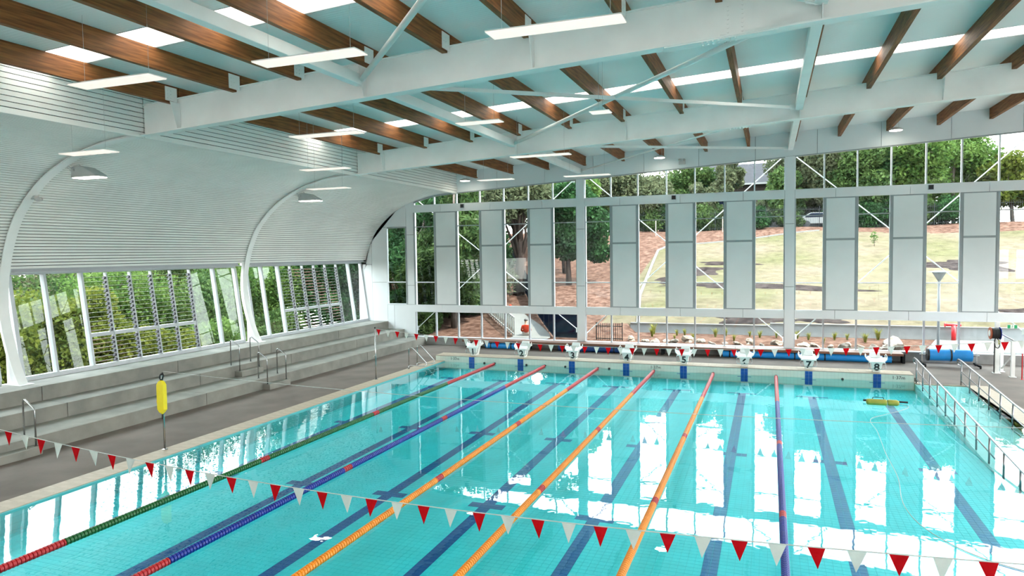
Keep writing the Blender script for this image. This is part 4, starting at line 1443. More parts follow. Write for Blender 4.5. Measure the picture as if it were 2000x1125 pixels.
# ================================================================== OUTSIDE
def hillz(x, y):
    z = .77 + .182 * (y - 11)
    if y < 11:
        if x < 6.2:
            z = .30 + .47 * max(0, (y - 7.5)) / 3.5
        else:
            z = .30
    if y > 44.6:
        z = .77 + .182 * 33.6 + .03 * (y - 44.6)
    return z + .12 * math.sin(x * .35 + y * .2) * min(1, max(0, (y - 13) / 8))


edge = [(6.6, 11.0), (5.55, 17.7), (4.9, 27.0), (4.5, 32.9), (5.2, 35.8), (9.7, 38.3), (13.4, 39.8), (17.8, 42.0), (27.4, 40.6), (40, 39), (80, 39)]


def is_mulch(x, y):
    if y < 11:
        return True
    for (xa, ya), (xb, yb) in zip(edge[:-1], edge[1:]):
        if yb > 35 and xa <= x <= xb:
            return y > ya + (yb - ya) * (x - xa) / (xb - xa)
    if x < 6.6:
        for (xa, ya), (xb, yb) in zip(edge[:4], edge[1:5]):
            if ya <= y <= yb:
                return x < xa + (xb - xa) * (y - ya) / (yb - ya)
        return True
    return y > 44


gx = np.concatenate([np.arange(-60, -8, 3.0), np.arange(-8, 34, .5), np.arange(34, 81, 3.0)])
gy = np.concatenate([np.array([YW + .2, 6, 7, 7.5, 8.5, 9.5, 10.99, 11.01]), np.arange(11.5, 46, .5), np.arange(46, 95, 4.0)])
fm, fm2 = [], []
GV = [(x, y, hillz(x, y)) for y in gy for x in gx]
nx_ = len(gx)
for j in range(len(gy) - 1):
    for i in range(nx_ - 1):
        f = (j * nx_ + i, j * nx_ + i + 1, (j + 1) * nx_ + i + 1, (j + 1) * nx_ + i)
        cx, cy = (gx[i] + gx[i + 1]) / 2, (gy[j] + gy[j + 1]) / 2
        (fm if is_mulch(cx, cy) else fm2).append(f)
for nm, F, mm, lab in (('mulch_ground', fm, M_MULCH, 'brown mulch slopes and beds outside the glazing'), ('lawn', fm2, M_LAWN, 'sunlit patchy lawn sloping up behind the glazing')):
    me = bpy.data.meshes.new(nm)
    me.from_pydata(GV, [], F)
    me.materials.append(mm)
    me.shade_smooth()
    o = link(nm, me)
    o['kind'] = 'structure'
    o['label'] = lab
# ground beside and behind the building
gl = MB()
gl.add([(-80, -60, -1.6), (-7.9, -60, -1.2), (-7.9, YW + .2, -1.2), (-80, YW + .2, -1.6), (-80, 40, -1.5)], [(0, 1, 2, 3)])
sbuild(gl, 'ground_bush', M_MULCH, 'bush floor below the sloping windows')
gr = MB()
gr.add([(30, -60, 0), (110, -60, 0), (110, YW + .3, .3), (30, YW + .3, .3)], [(0, 1, 2, 3)])
gr.add([(-60, -90, -.2), (110, -90, -.2), (110, -36, -.2), (-60, -36, -.2)], [(0, 1, 2, 3)])
sbuild(gr, 'ground_side', M_PATH, 'paved ground beside the building')

# white concrete edging between mulch and lawn
for k, ((xa, ya), (xb, yb)) in enumerate(zip(edge[:7], edge[1:8])):
    n = 6
    eb = MB()
    for q in range(n):
        p0 = (xa + (xb - xa) * q / n, ya + (yb - ya) * q / n)
        p1 = (xa + (xb - xa) * (q + 1) / n, ya + (yb - ya) * (q + 1) / n)
        eb.bar((p0[0], p0[1], hillz(*p0) + .04), (p1[0], p1[1], hillz(*p1) + .04), .18, .12)
    sbuild(eb, 'trim_%d' % (k + 1), M_PATH, 'pale edging strip between mulch and lawn')
# dark soil patches
def blob(cx, cy, rx, ry, seed):
    rr = random.Random(seed)
    ph = [rr.uniform(0, 6.28) for _ in range(4)]
    pts = []
    N = 36
    rings = 5
    V = [(cx, cy, hillz(cx, cy) + .05)]
    for r_ in range(1, rings + 1):
        for k in range(N):
            t_ = 2 * math.pi * k / N
            w = 1 + .22 * math.sin(3 * t_ + ph[0]) + .14 * math.sin(5 * t_ + ph[1]) + .08 * math.sin(9 * t_ + ph[2])
            x_ = cx + rx * w * math.cos(t_) * r_ / rings
            y_ = cy + ry * w * math.sin(t_) * r_ / rings
            V.append((x_, y_, hillz(x_, y_) + (.05 if r_ < rings else -.03)))
    F = [(0, 1 + k, 1 + (k + 1) % N) for k in range(N)]
    for r_ in range(rings - 1):
        for k in range(N):
            a = 1 + r_ * N + k
            b_ = 1 + r_ * N + (k + 1) % N
            F.append((a, a + N, b_ + N, b_))
    q = MB()
    q.add(V, F)
    return q


for k, (cx, cy, rx, ry) in enumerate(((8.6, 24.5, 1.9, 1.6), (7.2, 21.8, 1.4, 1.0), (12, 20.0, 4.6, .75), (16.5, 19.5, 3.0, .5), (12.6, 12.2, 2.0, .95), (16.3, 12.4, 1.2, .7), (26.0, 26, 2.6, 2.2), (27, 14.5, 3.0, .9), (10.5, 27.5, 2.2, .7))):
    o = blob(cx, cy, rx, ry, k)
    sbuild(o, 'soil_patch', M_SOIL, 'dark bare soil patch on the lawn')

# retaining wall, path
rw = MB()
rw.box(6.2, 13.6, 10.85, 11.05, 0, .80)
RW = sbuild(rw, 'wall_garden', M_GREYW, 'low grey retaining wall below the lawn')
build(MB().box(13.6, 34, 10.85, 11.05, 0, .92), 'wall_step', M_GREYW, RW)
build(MB().box(6.2, 13.6, 10.80, 11.10, .80, .84), 'wall_cap', M_PATH, RW)
build(MB().box(13.6, 34, 10.80, 11.10, .92, .96), 'wall_cap', M_PATH, RW)
pp_ = MB()
pp_.prism([(19.6, YW + .25, .31), (34, YW + .25, .31), (34, 10.8, .31), (21.2, 10.8, .31), (20.6, 8.6, .31)], (0, 0, .03))
sbuild(pp_, 'path_entry', M_PATH, 'white concrete path outside the exit')
pp_ = MB()
V = []
for (xa, xb, y) in ((.6, 2.75, 5.4), (.6, 2.7, 6.8), (.3, 2.3, 8), (-.8, 1.1, 10), (-1.9, .0, 11.5), (-2.6, -.7, 12.4)):
    V += [(xa, y, hillz(xa, y) + .06), (xb, y, hillz(xb, y) + .06)]
pp_.add(V, [(2 * i, 2 * i + 1, 2 * i + 3, 2 * i + 2) for i in range(5)])
sbuild(pp_, 'path_side', M_PATH, 'white concrete path climbing between the balustrade and the navy fence')

# navy shade-cloth fence
bf = [(4.5, 7.0), (2.85, 7.1), (1.3, 10.2), (-.3, 13.3), (-1.1, 14.9), (-2.4, 17.6), (-3.4, 19.9), (-6.2, 26.5), (-9.4, 34)]
t = thing('screened_fence', 'fence screened with dark navy shade cloth climbing the mulch slope', 'fence', (0, 14, .3))
for (xa, ya), (xb, yb) in zip(bf[:-1], bf[1:]):
    za, zb_ = hillz(xa, ya), hillz(xb, yb)
    n_ = max(1, int(math.hypot(xb - xa, yb - ya) / 1.2))
    for q in range(n_):
        p0 = (xa + (xb - xa) * q / n_, ya + (yb - ya) * q / n_)
        p1 = (xa + (xb - xa) * (q + 1) / n_, ya + (yb - ya) * (q + 1) / n_)
        z0, z1 = hillz(*p0), hillz(*p1)
        build(MB().hexa([(p0[0], p0[1] - .01, z0 + .05), (p1[0], p1[1] - .01, z1 + .05), (p1[0], p1[1] + .01, z1 + .05), (p0[0], p0[1] + .01, z0 + .05),
                         (p0[0], p0[1] - .01, z0 + 1.55), (p1[0], p1[1] - .01, z1 + 1.55), (p1[0], p1[1] + .01, z1 + 1.55), (p0[0], p0[1] + .01, z0 + 1.55)]), 'cloth_panel', M_NAVYC, t)
        build(MB().tube([(p0[0], p0[1] - .05, z0), (p0[0], p0[1] - .05, z0 + 1.62)], .02, 6), 'post', M_FPOST, t)
        build(MB().bar((p0[0], p0[1] - .04, z0 + .08), (p1[0], p1[1] - .04, z1 + .08), .02, .04), 'bottom_rail', M_FPOST, t)

# white balustrade beside the path
t = thing('white_balustrade', 'white metal balustrade along the climbing path', 'balustrade', (-1.5, 10, .3))
wb = [(.55, 7.2), (-3.45, 12.9)]
n_ = 16
for q in range(n_ + 1):
    f_ = q / n_
    x_, y_ = wb[0][0] + (wb[1][0] - wb[0][0]) * f_, wb[0][1] + (wb[1][1] - wb[0][1]) * f_
    z_ = hillz(x_, y_)
    build(MB().box(x_ - .025, x_ + .025, y_ - .025, y_ + .025, z_, z_ + 1.05), 'baluster', M_BALW, t)
for dz in (1.05, .12):
    build(MB().bar((wb[0][0], wb[0][1], hillz(*wb[0]) + dz), (wb[1][0], wb[1][1], hillz(*wb[1]) + dz), .06, .06), 'rail', M_BALW, t)
for q in range(0, n_, 4):
    f_, f2 = q / n_, (q + 4) / n_
    p0 = (wb[0][0] + (wb[1][0] - wb[0][0]) * f_, wb[0][1] + (wb[1][1] - wb[0][1]) * f_)
    p1 = (wb[0][0] + (wb[1][0] - wb[0][0]) * f2, wb[0][1] + (wb[1][1] - wb[0][1]) * f2)
    build(MB().hexa([(p0[0], p0[1], hillz(*p0) + .15), (p1[0], p1[1], hillz(*p1) + .15), (p1[0] + .01, p1[1] + .01, hillz(*p1) + .15), (p0[0] + .01, p0[1] + .01, hillz(*p0) + .15),
                     (p0[0], p0[1], hillz(*p0) + 1.0), (p1[0], p1[1], hillz(*p1) + 1.0), (p1[0] + .01, p1[1] + .01, hillz(*p1) + 1.0), (p0[0] + .01, p0[1] + .01, hillz(*p0) + 1.0)]), 'mesh_panel', M_LOUVRE, t)

# short black picket fence
t = thing('picket_fence', 'short black metal picket fence at the edge of the garden bed', 'fence', (5.8, 7.0, .3))
for q in range(13):
    x_ = 5.15 + q * .112
    w_ = .022 if q in (0, 12) else .012
    build(MB().box(x_ - w_, x_ + w_, 7.0 - w_, 7.0 + w_, .3, 1.18 if w_ < .02 else 1.22), 'picket', M_BLACKF, t)
for z_ in (.38, 1.02):
    build(MB().box(5.13, 6.52, 6.985, 7.015, z_ - .02, z_ + .02), 'rail', M_BLACKF, t)

# long black fence at the top of the lawn
t = thing('boundary_fence', 'long black picket fence along the top of the lawn', 'fence', (14, 44.9, 6.9))
pk = MB()
for x_ in np.arange(-6, 42, .16):
    z_ = hillz(x_, 44.9)
    pk.box(x_ - .012, x_ + .012, 44.89, 44.91, z_, z_ + 1.9)
build(pk, 'pickets', M_BLACKF, t)['kind'] = 'stuff'
for x_ in np.arange(-6, 42.1, 2.4):
    build(MB().box(x_ - .035, x_ + .035, 44.86, 44.94, hillz(x_, 44.9) - .1, hillz(x_, 44.9) + 2.0), 'post', M_BLACKF, t)
for dz in (.2, 1.7):
    rr_ = MB()
    for x_ in np.arange(-6, 41.9, 2.4):
        rr_.bar((x_, 44.9, hillz(x_, 44.9) + dz), (x_ + 2.4, 44.9, hillz(x_ + 2.4, 44.9) + dz), .04, .04)
    build(rr_, 'rail', M_BLACKF, t)

# boulders
def rock_mesh(seed):
    rr = random.Random(seed)
    bm = bmesh.new()
    bmesh.ops.create_icosphere(bm, subdivisions=2, radius=1)
    off = [Vector((rr.uniform(-1, 1), rr.uniform(-1, 1), rr.uniform(-1, 1))).normalized() for _ in range(9)]
    for v in bm.verts:
        k = 1.0
        for o_ in off:
            d_ = v.co.dot(o_)
            if d_ > .55:
                k -= (d_ - .55) * .9
        v.co *= k
        v.co.z = max(v.co.z, -.35)
    me = bpy.data.meshes.new('boulder')
    bm.to_mesh(me)
    bm.free()
    me.materials.append(M_ROCK)
    return me


rocks = [rock_mesh(s) for s in range(5)]
rr = random.Random(5)
k = 0
x_ = 7.0
while x_ < 19.4:
    if not (14.0 < x_ < 14.8):
        s_ = rr.uniform(.20, .38)
        o = link('boulder', rocks[k % 5], None, (x_, 6.7 + rr.uniform(-.4, .5), .3 + s_ * .18))
        o.scale = (s_ * rr.uniform(1, 1.5), s_, s_ * rr.uniform(.5, .8))
        o.rotation_euler = (0, 0, rr.uniform(0, 6))
        tag(o, '%s pale boulder of the garden row, counted from the black picket fence' % ORD[k], 'rock', 'boulders edging the garden bed')
        k += 1
    x_ += rr.uniform(.45, .75)
o = link('boulder', rocks[2], None, (18.9, 8.2, .42))
o.scale = (.62, .5, .36)
tag(o, 'large pale boulder apart from the row, near the white exit path', 'rock', 'lone garden boulder')

# grass tufts
def leaf_cloud(n, blobs, size, seed, elong=1.8, up=0.0, shell=.45):
    rng = np.random.default_rng(seed)
    B = np.array(blobs, float)
    w = B[:, 3] * B[:, 4] * B[:, 5]
    idx = rng.choice(len(B), n, p=w / w.sum())
    d = rng.normal(size=(n, 3))
    d /= np.linalg.norm(d, axis=1, keepdims=True)
    r = rng.uniform(0, 1, n) ** shell
    c = B[idx, :3] + d * r[:, None] * B[idx, 3:6]
    a = rng.normal(size=(n, 3)) + d * .6
    a[:, 2] += up
    a /= np.linalg.norm(a, axis=1, keepdims=True)
    h = rng.normal(size=(n, 3))
    b_ = np.cross(a, h)
    b_ /= np.linalg.norm(b_, axis=1, keepdims=True)
    s = size * rng.uniform(.6, 1.3, n)[:, None]
    v = np.stack([c - a * s * elong / 2, c + b_ * s / 2, c + a * s * elong / 2, c - b_ * s / 2], 1).reshape(-1, 3)
    f = np.arange(n * 4).reshape(n, 4)
    return v, f


def np_mesh(name, v, f, material):
    me = bpy.data.meshes.new(name)
    me.vertices.add(len(v))
    me.vertices.foreach_set('co', np.asarray(v, dtype=np.float32).ravel())
    me.loops.add(f.size)
    me.loops.foreach_set('vertex_index', f.astype(np.int32).ravel())
    me.polygons.add(len(f))
    me.polygons.foreach_set('loop_start', np.arange(0, f.size, f.shape[1], dtype=np.int32))
    me.polygons.foreach_set('loop_total', np.full(len(f), f.shape[1], dtype=np.int32))
    me.update(calc_edges=True)
    me.materials.append(material)
    return me


L_YG = leaf_mat('leaf_yellow_green', (0.016, 0.036, 0.006), (0.115, 0.13, 0.022), 1.1, .45)
L_MID = leaf_mat('leaf_mid_green', (0.012, 0.032, 0.01), (0.07, 0.11, 0.032), .9, .4)
L_DARK = leaf_mat('leaf_dark_green', (0.005, 0.018, 0.008), (0.028, 0.075, 0.022), .9, .3)
L_GREY = leaf_mat('leaf_grey_green', (0.026, 0.038, 0.018), (0.115, 0.126, 0.068), .7, .4)
L_FRESH = leaf_mat('leaf_fresh_green', (0.015, 0.05, 0.01), (0.1, 0.155, 0.038), .8, .45)
L_TUFT = leaf_mat('leaf_tuft', (0.1, 0.11, 0.016), (0.24, 0.22, 0.05), 3, .3)


def tuft_mesh(seed):
    rr = random.Random(seed)
    V, F = [], []
    for k in range(46):
        a = rr.uniform(0, 6.28)
        lean = rr.uniform(.1, .5)
        h = rr.uniform(.3, .55)
        w = .012
        d = Vector((math.cos(a), math.sin(a), 0))
        s = Vector((-d.y, d.x, 0)) * w
        p0 = d * rr.uniform(0, .05)
        p1 = p0 + d * lean * .4 * h + Vector((0, 0, h * .65))
        p2 = p0 + d * lean * h * 1.2 + Vector((0, 0, h))
        o = len(V)
        V += [tuple(p0 - s), tuple(p0 + s), tuple(p1 + s), tuple(p1 - s), tuple(p2)]
        F += [(o, o + 1, o + 2, o + 3), (o + 3, o + 2, o + 4)]
    me = bpy.data.meshes.new('grass_tuft')
    me.from_pydata(V, [], F)
    me.materials.append(L_TUFT)
    return me


tufts = [tuft_mesh(s) for s in range(3)]
rr = random.Random(11)
TUF = [(7.6, 10.2, 1.5), (7.7, 9.0, 1.3), (8.9, 9.8, .9), (9.3, 9.9, 1.0), (9.9, 8.3, .9), (10.9, 9.6, 1.2), (11.4, 10.2, 1.1), (11.9, 8.2, .9), (13.1, 9.7, 1.0), (12.6, 10.1, .8), (13.9, 10.0, .9), (14.9, 9.9, 1.1), (15.4, 9.4, 1.0), (16.6, 9.6, 1.1), (17.2, 9.9, .9), (17.9, 9.0, 1.2), (18.6, 10.2, 1.5), (14.6, 8.0, 1.3), (9.0, 8.0, .7), (16.0, 8.1, .8)]
for k, (x_, y_, s_) in enumerate(sorted(TUF)):
    o = link('grass_tuft', tufts[k % 3], None, (x_, y_, .3))
    o.scale = (s_ * .85, s_ * .85, s_ * .8)
    o.rotation_euler = (0, 0, rr.uniform(0, 6))
    tag(o, '%s yellow-green grass tuft of the mulch bed, counted from the black picket fence' % ORD[k], 'grass tuft', 'grass tufts in the garden bed')

# lamp post and red marker outside
t = thing('lamp_post', 'grey garden lamp post with flared glass head outside the glazing', 'lamp post', (20.42, 6.3, .3))
build(MB().tube([(20.42, 6.3, .3), (20.42, 6.3, 3.42)], .055, 12), 'pole', M_OUTG, t, smooth=True)
build(MB().lathe([(.06, 3.40), (.09, 3.45), (.26, 3.74), (.27, 3.76)], (20.42, 6.3, 0), 'Z', 16), 'glass_cone', M_OUTW, t)
build(MB().lathe([(.06, 3.80), (.40, 3.77), (.40, 3.79), (.1, 3.84)], (20.42, 6.3, 0), 'Z', 20), 'lamp_cap', M_OUTG, t)
build(MB().lathe([(.10, .30), (.10, .36), (.06, .40)], (20.42, 6.3, 0), 'Z', 14), 'foot', M_OUTG, t)
t = thing('hydrant_marker', 'bright red T-shaped hydrant standing on the far path outside', 'hydrant', (22.5, 12.6, .3))
zz = hillz(22.5, 12.6)
build(MB().tube([(21.92, 10.6, .3), (21.92, 10.6, 1.06)], .10, 10), 'standpipe', M_RED, t, smooth=True)
build(MB().tube([(21.60, 10.6, 1.08), (22.22, 10.6, 1.08)], .07, 10), 'crossbar', M_RED, t, smooth=True)
build(MB().lathe([(.03, -.36), (.1, -.34), (.1, -.30), (.03, -.28)], (21.87, 10.6, 1.08), 'X', 12), 'valve_wheel', M_RED, t)

# ------------------------------------------------------------------ trees
def tree(name, label, cat, base, h, crown, leafmat, bark, n, size, seed, trunk_r=.2, lean=(0, 0), limbs=5, group=None, loc=None, elong=1.8):
    """crown: list of (dx,dy,dz,rx,ry,rz) relative to base"""
    rr = random.Random(seed)
    t = thing(name, label, cat, base, group)
    b = Vector((0, 0, -.3))
    top = Vector((lean[0], lean[1], h))
    tr = MB()
    mid = (b + top) / 2 + Vector((rr.uniform(-.3, .3), rr.uniform(-.3, .3), 0))
    tr.tube([b, b + (mid - b) * .5, mid, top], [trunk_r * 1.25, trunk_r, trunk_r * .75, trunk_r * .35], 8)
    for k in range(limbs):
        c = crown[rr.randrange(len(crown))]
        f_ = rr.uniform(.35, .95)
        s_ = b + (top - b) * f_
        e_ = Vector(c[:3]) + Vector((rr.uniform(-.5, .5) * c[3], rr.uniform(-.5, .5) * c[4], rr.uniform(-.3, .5) * c[5]))
        mm_ = (s_ + e_) / 2 + Vector((rr.uniform(-.4, .4), rr.uniform(-.4, .4), -.2))
        tr.tube([s_, mm_, e_], [trunk_r * .42, trunk_r * .28, trunk_r * .1], 6)
    me = bpy.data.meshes.new('trunk')
    me.from_pydata(tr.v, [], tr.f)
    me.materials.append(bark)
    me.shade_smooth()
    link('trunk', me, t)
    v, f = leaf_cloud(n, crown, size, seed, elong)
    o = link('foliage', np_mesh('foliage', v, f, leafmat), t)
    o['kind'] = 'stuff'
    return t


def crown_of(seed, h0, h1, r, n=9, flat=.55):
    rr = random.Random(seed)
    out = []
    for k in range(n):
        f_ = (k + .5) / n
        z = h0 + (h1 - h0) * f_
        rad = r * math.sin(math.pi * min(.92, .25 + f_ * .62))
        a = rr.uniform(0, 6.28)
        d = rad * rr.uniform(.15, .75)
        s = rad * rr.uniform(.42, .68)
        out.append((math.cos(a) * d, math.sin(a) * d, z, s, s, s * flat * rr.uniform(.8, 1.3)))
    return out


# bush outside the sloping windows
LEFT = [  # x, y, top z, radius, leaf material, label
    (-14.5, -10.2, 4.4, 2.9, L_YG, 'bushy yellow-green tree filling the first pane of the nearest sloping window'),
    (-13.6, -6.9, 3.6, 2.5, L_YG, 'low yellow-green shrubby tree behind the second pane of the nearest sloping window'),
    (-19.5, -6.5, 4.9, 3.4, L_MID, 'mid green tree behind the first louvres of the nearest sloping window'),
    (-17.5, -2.5, 4.5, 3.2, L_FRESH, 'fresh green tree low behind the middle louvres'),
    (-22, 1.0, 5.2, 3.8, L_MID, 'mid green tree farther off behind the louvres'),
    (-16.5, 2.2, 4.3, 2.8, L_MID, 'low mid green tree behind the last louvre column of the nearest sloping window'),
    (-17, 6.2, 5.2, 3.2, L_FRESH, 'fresh green tree behind the wide last pane of the nearest sloping window'),
    (-23, 9, 9.0, 4.2, L_MID, 'tall mid green tree behind the rib between the sloping windows'),
    (-16.2, 10.8, 11.5, 3.8, L_DARK, 'tall dark green tree behind the first panes of the farther sloping window'),
    (-22, 16.5, 14.0, 5.0, L_MID, 'tall mid green tree behind the louvres of the farther sloping window'),
    (-15.0, 15.5, 13.0, 3.8, L_DARK, 'tall dark tree at the last pane of the farther sloping window'),
    (-28, -5, 5.4, 4.2, L_GREY, 'grey-green tree deep in the bush beyond the nearest sloping window'),
    (-29, 4, 7.0, 4.5, L_GREY, 'grey-green tree deep in the bush between the sloping windows'),
    (-29, 13, 13.0, 5.2, L_GREY, 'grey-green tree deep in the bush beyond the farther sloping window'),
    (-19, -13.5, 4.3, 3.0, L_YG, 'yellow-green tree at the picture edge behind the nearest rib'),
    (-26, -11, 5.0, 3.8, L_MID, 'mid green tree deep in the bush behind the first pane'),
    (-13.2, -16.2, 7.0, 3.0, L_MID, 'mid green tree mirrored in the corner glass, past the picture edge'),  # this and the next two are unseen, added to fill the glass reflection
    (-17.5, -21.5, 8.0, 3.6, L_DARK, 'dark green tree mirrored in the corner glass, farther past the picture edge'),
    (-23.0, -29.0, 9.0, 4.2, L_MID, 'tall mid green tree mirrored in the corner glass, farthest past the picture edge'),
    (-12.3, -1.0, 1.9, 2.0, L_FRESH, 'low fresh green shrub under the middle louvres'),
    (-12.4, 4.0, 2.0, 2.0, L_MID, 'low mid green shrub beneath the wide pane beside the rib'),
    (-12.0, 9.5, 2.6, 2.2, L_DARK, 'low dark shrub beneath the farther sloping window'),
    (-11.8, -4.4, 1.6, 1.9, L_YG, 'low yellow-green shrub under the first louvres'),
]
for k, (x_, y_, zt, r_, lm, lab) in enumerate(LEFT):
    h = zt + 1.5
    tree('bush_tree', lab, 'tree', (x_, y_, -1.5), h * .8, crown_of(100 + k, .4, h - r_ * .2, r_ * 1.15, 16, .8), lm, M_BARKP if k % 2 else M_BARK, 30000 if zt > 3 else 12000, .115, 200 + k, .13, (random.uniform(-.8, .8), random.uniform(-.8, .8)), 9, 'trees beyond the sloping windows')

# bush beyond the corner of the end wall
FARL = [
    (-6.6, 10.5, 10.5, 3.0, L_DARK, M_BARKP, 'dark drooping tree behind the narrow corner window'),
    (-3.9, 9.0, 10.0, 2.6, L_MID, M_BARKP, 'tall pale-trunked tree behind the first tall pane'),
    (-9.5, 14, 12, 3.6, L_MID, M_BARK, 'tall green tree deep behind the corner windows'),
    (-5.2, 15, 12, 3.4, L_GREY, M_BARKP, 'grey-green tree with pale limbs behind the second tall pane'),
    (-8.0, 22, 14, 4.2, L_DARK, M_BARK, 'tall dark tree on the slope behind the second tall pane'),
    (-14, 19, 13, 4.2, L_DARK, M_BARK, 'tall dark tree far off beside the corner window'),
    (-7.4, 8.6, 2.9, 1.8, L_DARK, M_BARK, 'low dark shrub under the narrow corner window'),
    (-5.2, 7.9, 1.9, 1.3, L_MID, M_BARK, 'low shrub behind the first lower pane'),
    (-4.6, 12.6, 3.2, 1.8, L_DARK, M_BARK, 'low dark shrub behind the pale trunks'),
    (-6.8, 13.5, 4.2, 2.0, L_MID, M_BARK, 'leafy shrub filling the middle of the second tall pane'),
    (-12, 30, 17, 5.0, L_GREY, M_BARKP, 'large grey-green gum tree high on the slope beyond the corner'),
    (-5.0, 33, 18, 4.6, L_GREY, M_BARKP, 'large grey-green gum tree high above the navy fence'),
]
for k, (x_, y_, zt, r_, lm, bk_, lab) in enumerate(FARL):
    z0 = hillz(x_, y_)
    h = zt - z0
    tree('bush_tree', lab, 'tree', (x_, y_, z0), h * .85, crown_of(300 + k, h * .12, h - r_ * .2, r_, 14, .8), lm, bk_, 13000, .125 if y_ < 16 else .20, 400 + k, .17, (random.uniform(-.6, .6), random.uniform(-.6, .6)), 9, 'trees beyond the corner of the end wall', elong=3.2)

# big forked trunk and the dense dark tree
z0 = hillz(-2.8, 17.3)
tree('forked_tree', 'big forked brown trunk with yellow-green crown behind the third tall pane', 'tree', (-2.8, 17.3, z0), 6.0, [(0, 0, 7.2, 2.4, 2.4, 1.5), (-1.2, .5, 6.0, 1.6, 1.6, 1.2), (1.0, 0, 6.6, 1.5, 1.5, 1.2)], L_GREY, M_BARK, 9000, .20, 501, .36, (.15, 0), 10)
z0 = hillz(-.3, 21)
tree('dense_tree', 'dense glossy dark green tree beside the first column, rooted in mulch', 'tree', (-.2, 21, z0), 4.0, [(0, 0, 3.6, 1.7, 1.7, 1.9), (.5, 0, 5.6, 1.9, 1.9, 1.5), (1.7, .4, 4.3, 1.4, 1.4, 1.5), (-1.0, 0, 4.6, 1.4, 1.4, 1.4), (2.1, .5, 2.4, 1.0, 1.0, .9), (.2, 0, 6.6, 1.5, 1.5, 1.0)], L_DARK, M_BARK, 26000, .19, 502, .2, (0, 0), 8, elong=1.5)
tree('dense_tree', 'bright-tipped leafy tree top seen in the clerestory beside the first column', 'tree', (-1.6, 25, hillz(-1.6, 25)), 5.0, [(0, 0, 6.0, 2.2, 2.2, 1.8), (1.3, 0, 6.6, 1.6, 1.6, 1.3), (-1.4, 0, 6.2, 1.8, 1.8, 1.4)], L_FRESH, M_BARK, 14000, .19, 503, .2, (0, 0), 6)

# trees along the top fence
TOPT = [
    (2.0, 47, 13.2, 3.2, L_GREY, 'grey-green tree beyond the fence behind the first panes after the column'),
    (5.5, 50, 14.5, 3.4, L_MID, 'mid green tree beyond the fence above the staked saplings'),
    (7.0, 47.5, 12.0, 1.9, L_GREY, 'rounded grey-green tree beyond the fence left of the house'),
    (9.4, 48.5, 15.8, 1.5, L_GREY, 'slender gum tree standing in front of the house'),
    (14.9, 47.6, 13.2, 2.2, L_MID, 'mid green tree hiding the far corner of the house'),
    (16.6, 50, 17, 3.2, L_GREY, 'open-crowned gum tree beside the second column'),
    (19.0, 48.5, 16.5, 3.0, L_GREY, 'gum tree with reaching limbs above the white car'),
    (21.6, 46.8, 15.5, 3.0, L_MID, 'full green tree behind the tall pane after the second column'),
    (24.2, 50, 17, 3.6, L_DARK, 'dark broad tree beyond the fence in the clerestory'),
    (27.0, 47, 16.8, 3.6, L_FRESH, 'fresh green spreading tree beyond the lamp post'),
    (30.2, 50, 17.5, 3.8, L_FRESH, 'tall fresh green tree next to the open white sky'),
    (23.6, 45.9, 9.6, 2.0, L_DARK, 'dark clipped shrub mass at the fence behind the tall pane'),
    (21.7, 45.8, 9.4, 1.9, L_DARK, 'dark rounded shrub at the fence beside the shrub mass'),
    (26.6, 46.0, 9.5, 1.9, L_MID, 'mid green shrub at the fence behind the lamp post'),
    (5.2, 46.2, 9.8, 1.8, L_DARK, 'dark shrub at the fence behind the staked saplings'),
    (1.5, 46.3, 9.9, 2.2, L_MID, 'mid green shrub behind the fence at its curved-wall end'),
    (7.6, 46.4, 9.6, 1.9, L_MID, 'mid green shrub behind the fence beyond the staked saplings'),
    (10.2, 46.6, 10.0, 1.9, L_GREY, 'twiggy grey-green shrub behind the pair of stakes'),
    (12.6, 46.9, 9.2, 1.7, L_DARK, 'dark shrub behind the fence below the house'),
    (15.2, 46.2, 9.4, 1.7, L_MID, 'mid green shrub behind the spiky plant'),
    (19.8, 48.2, 9.8, 1.9, L_DARK, 'dark shrub behind the white car'),
    (28.9, 46.3, 9.7, 2.0, L_DARK, 'dark shrub mass behind the last infill panel'),
    (31.6, 46.6, 9.3, 1.8, L_MID, 'mid green shrub behind the fence below open sky'),
    (-4, 55, 15, 4.2, L_MID, 'mid green tree in the back row above the dense dark tree'),
    (1.5, 56, 14.5, 4.2, L_GREY, 'grey-green tree in the back row after the first column'),
    (4.5, 54, 13.8, 3.6, L_MID, 'mid green tree in the back row left of the house'),
    (15.6, 54.5, 14.8, 3.0, L_FRESH, 'fresh green tree in the back row hiding the house end'),
    (19.5, 56, 16.5, 4.0, L_MID, 'mid green tree in the back row above the white car'),
    (23.0, 57, 17, 4.4, L_MID, 'mid green tree in the back row behind the shrub mass'),
    (27.5, 57, 17, 4.4, L_FRESH, 'fresh green tree in the back row beyond the lamp post'),
    (12.8, 47.9, 9.9, 1.5, L_GREY, 'small grey-green shrub behind the rounded one'),
    (3.4, 46.6, 10.4, 2.0, L_DARK, 'dark leafy shrub at the fence after the first column'),
    (34.5, 48, 13.5, 3.0, L_YG, 'yellow-green tree at the picture edge below open sky'),
    (-2.0, 47, 15, 3.8, L_GREY, 'grey-green tree beyond the fence above the dense dark tree'),
    (-8, 46, 17, 4.5, L_MID, 'tall green tree at the hidden end of the long fence'),
]
for k, (x_, y_, zt, r_, lm, lab) in enumerate(TOPT):
    z0 = hillz(x_, y_)
    h = zt - z0
    tree('fence_tree', lab, 'tree', (x_, y_, z0), h * .85, crown_of(600 + k, h * (.12 if h < 4 or y_ > 53 else .30), h - r_ * .15, r_, 14, .75), lm, M_BARKP, 11000 if h > 4 else 6000, .22 if h > 4 else .15, 700 + k, .16 if h > 4 else .07, (random.uniform(-.5, .5), random.uniform(-.3, .3)), 9, 'trees and shrubs along the top fence')

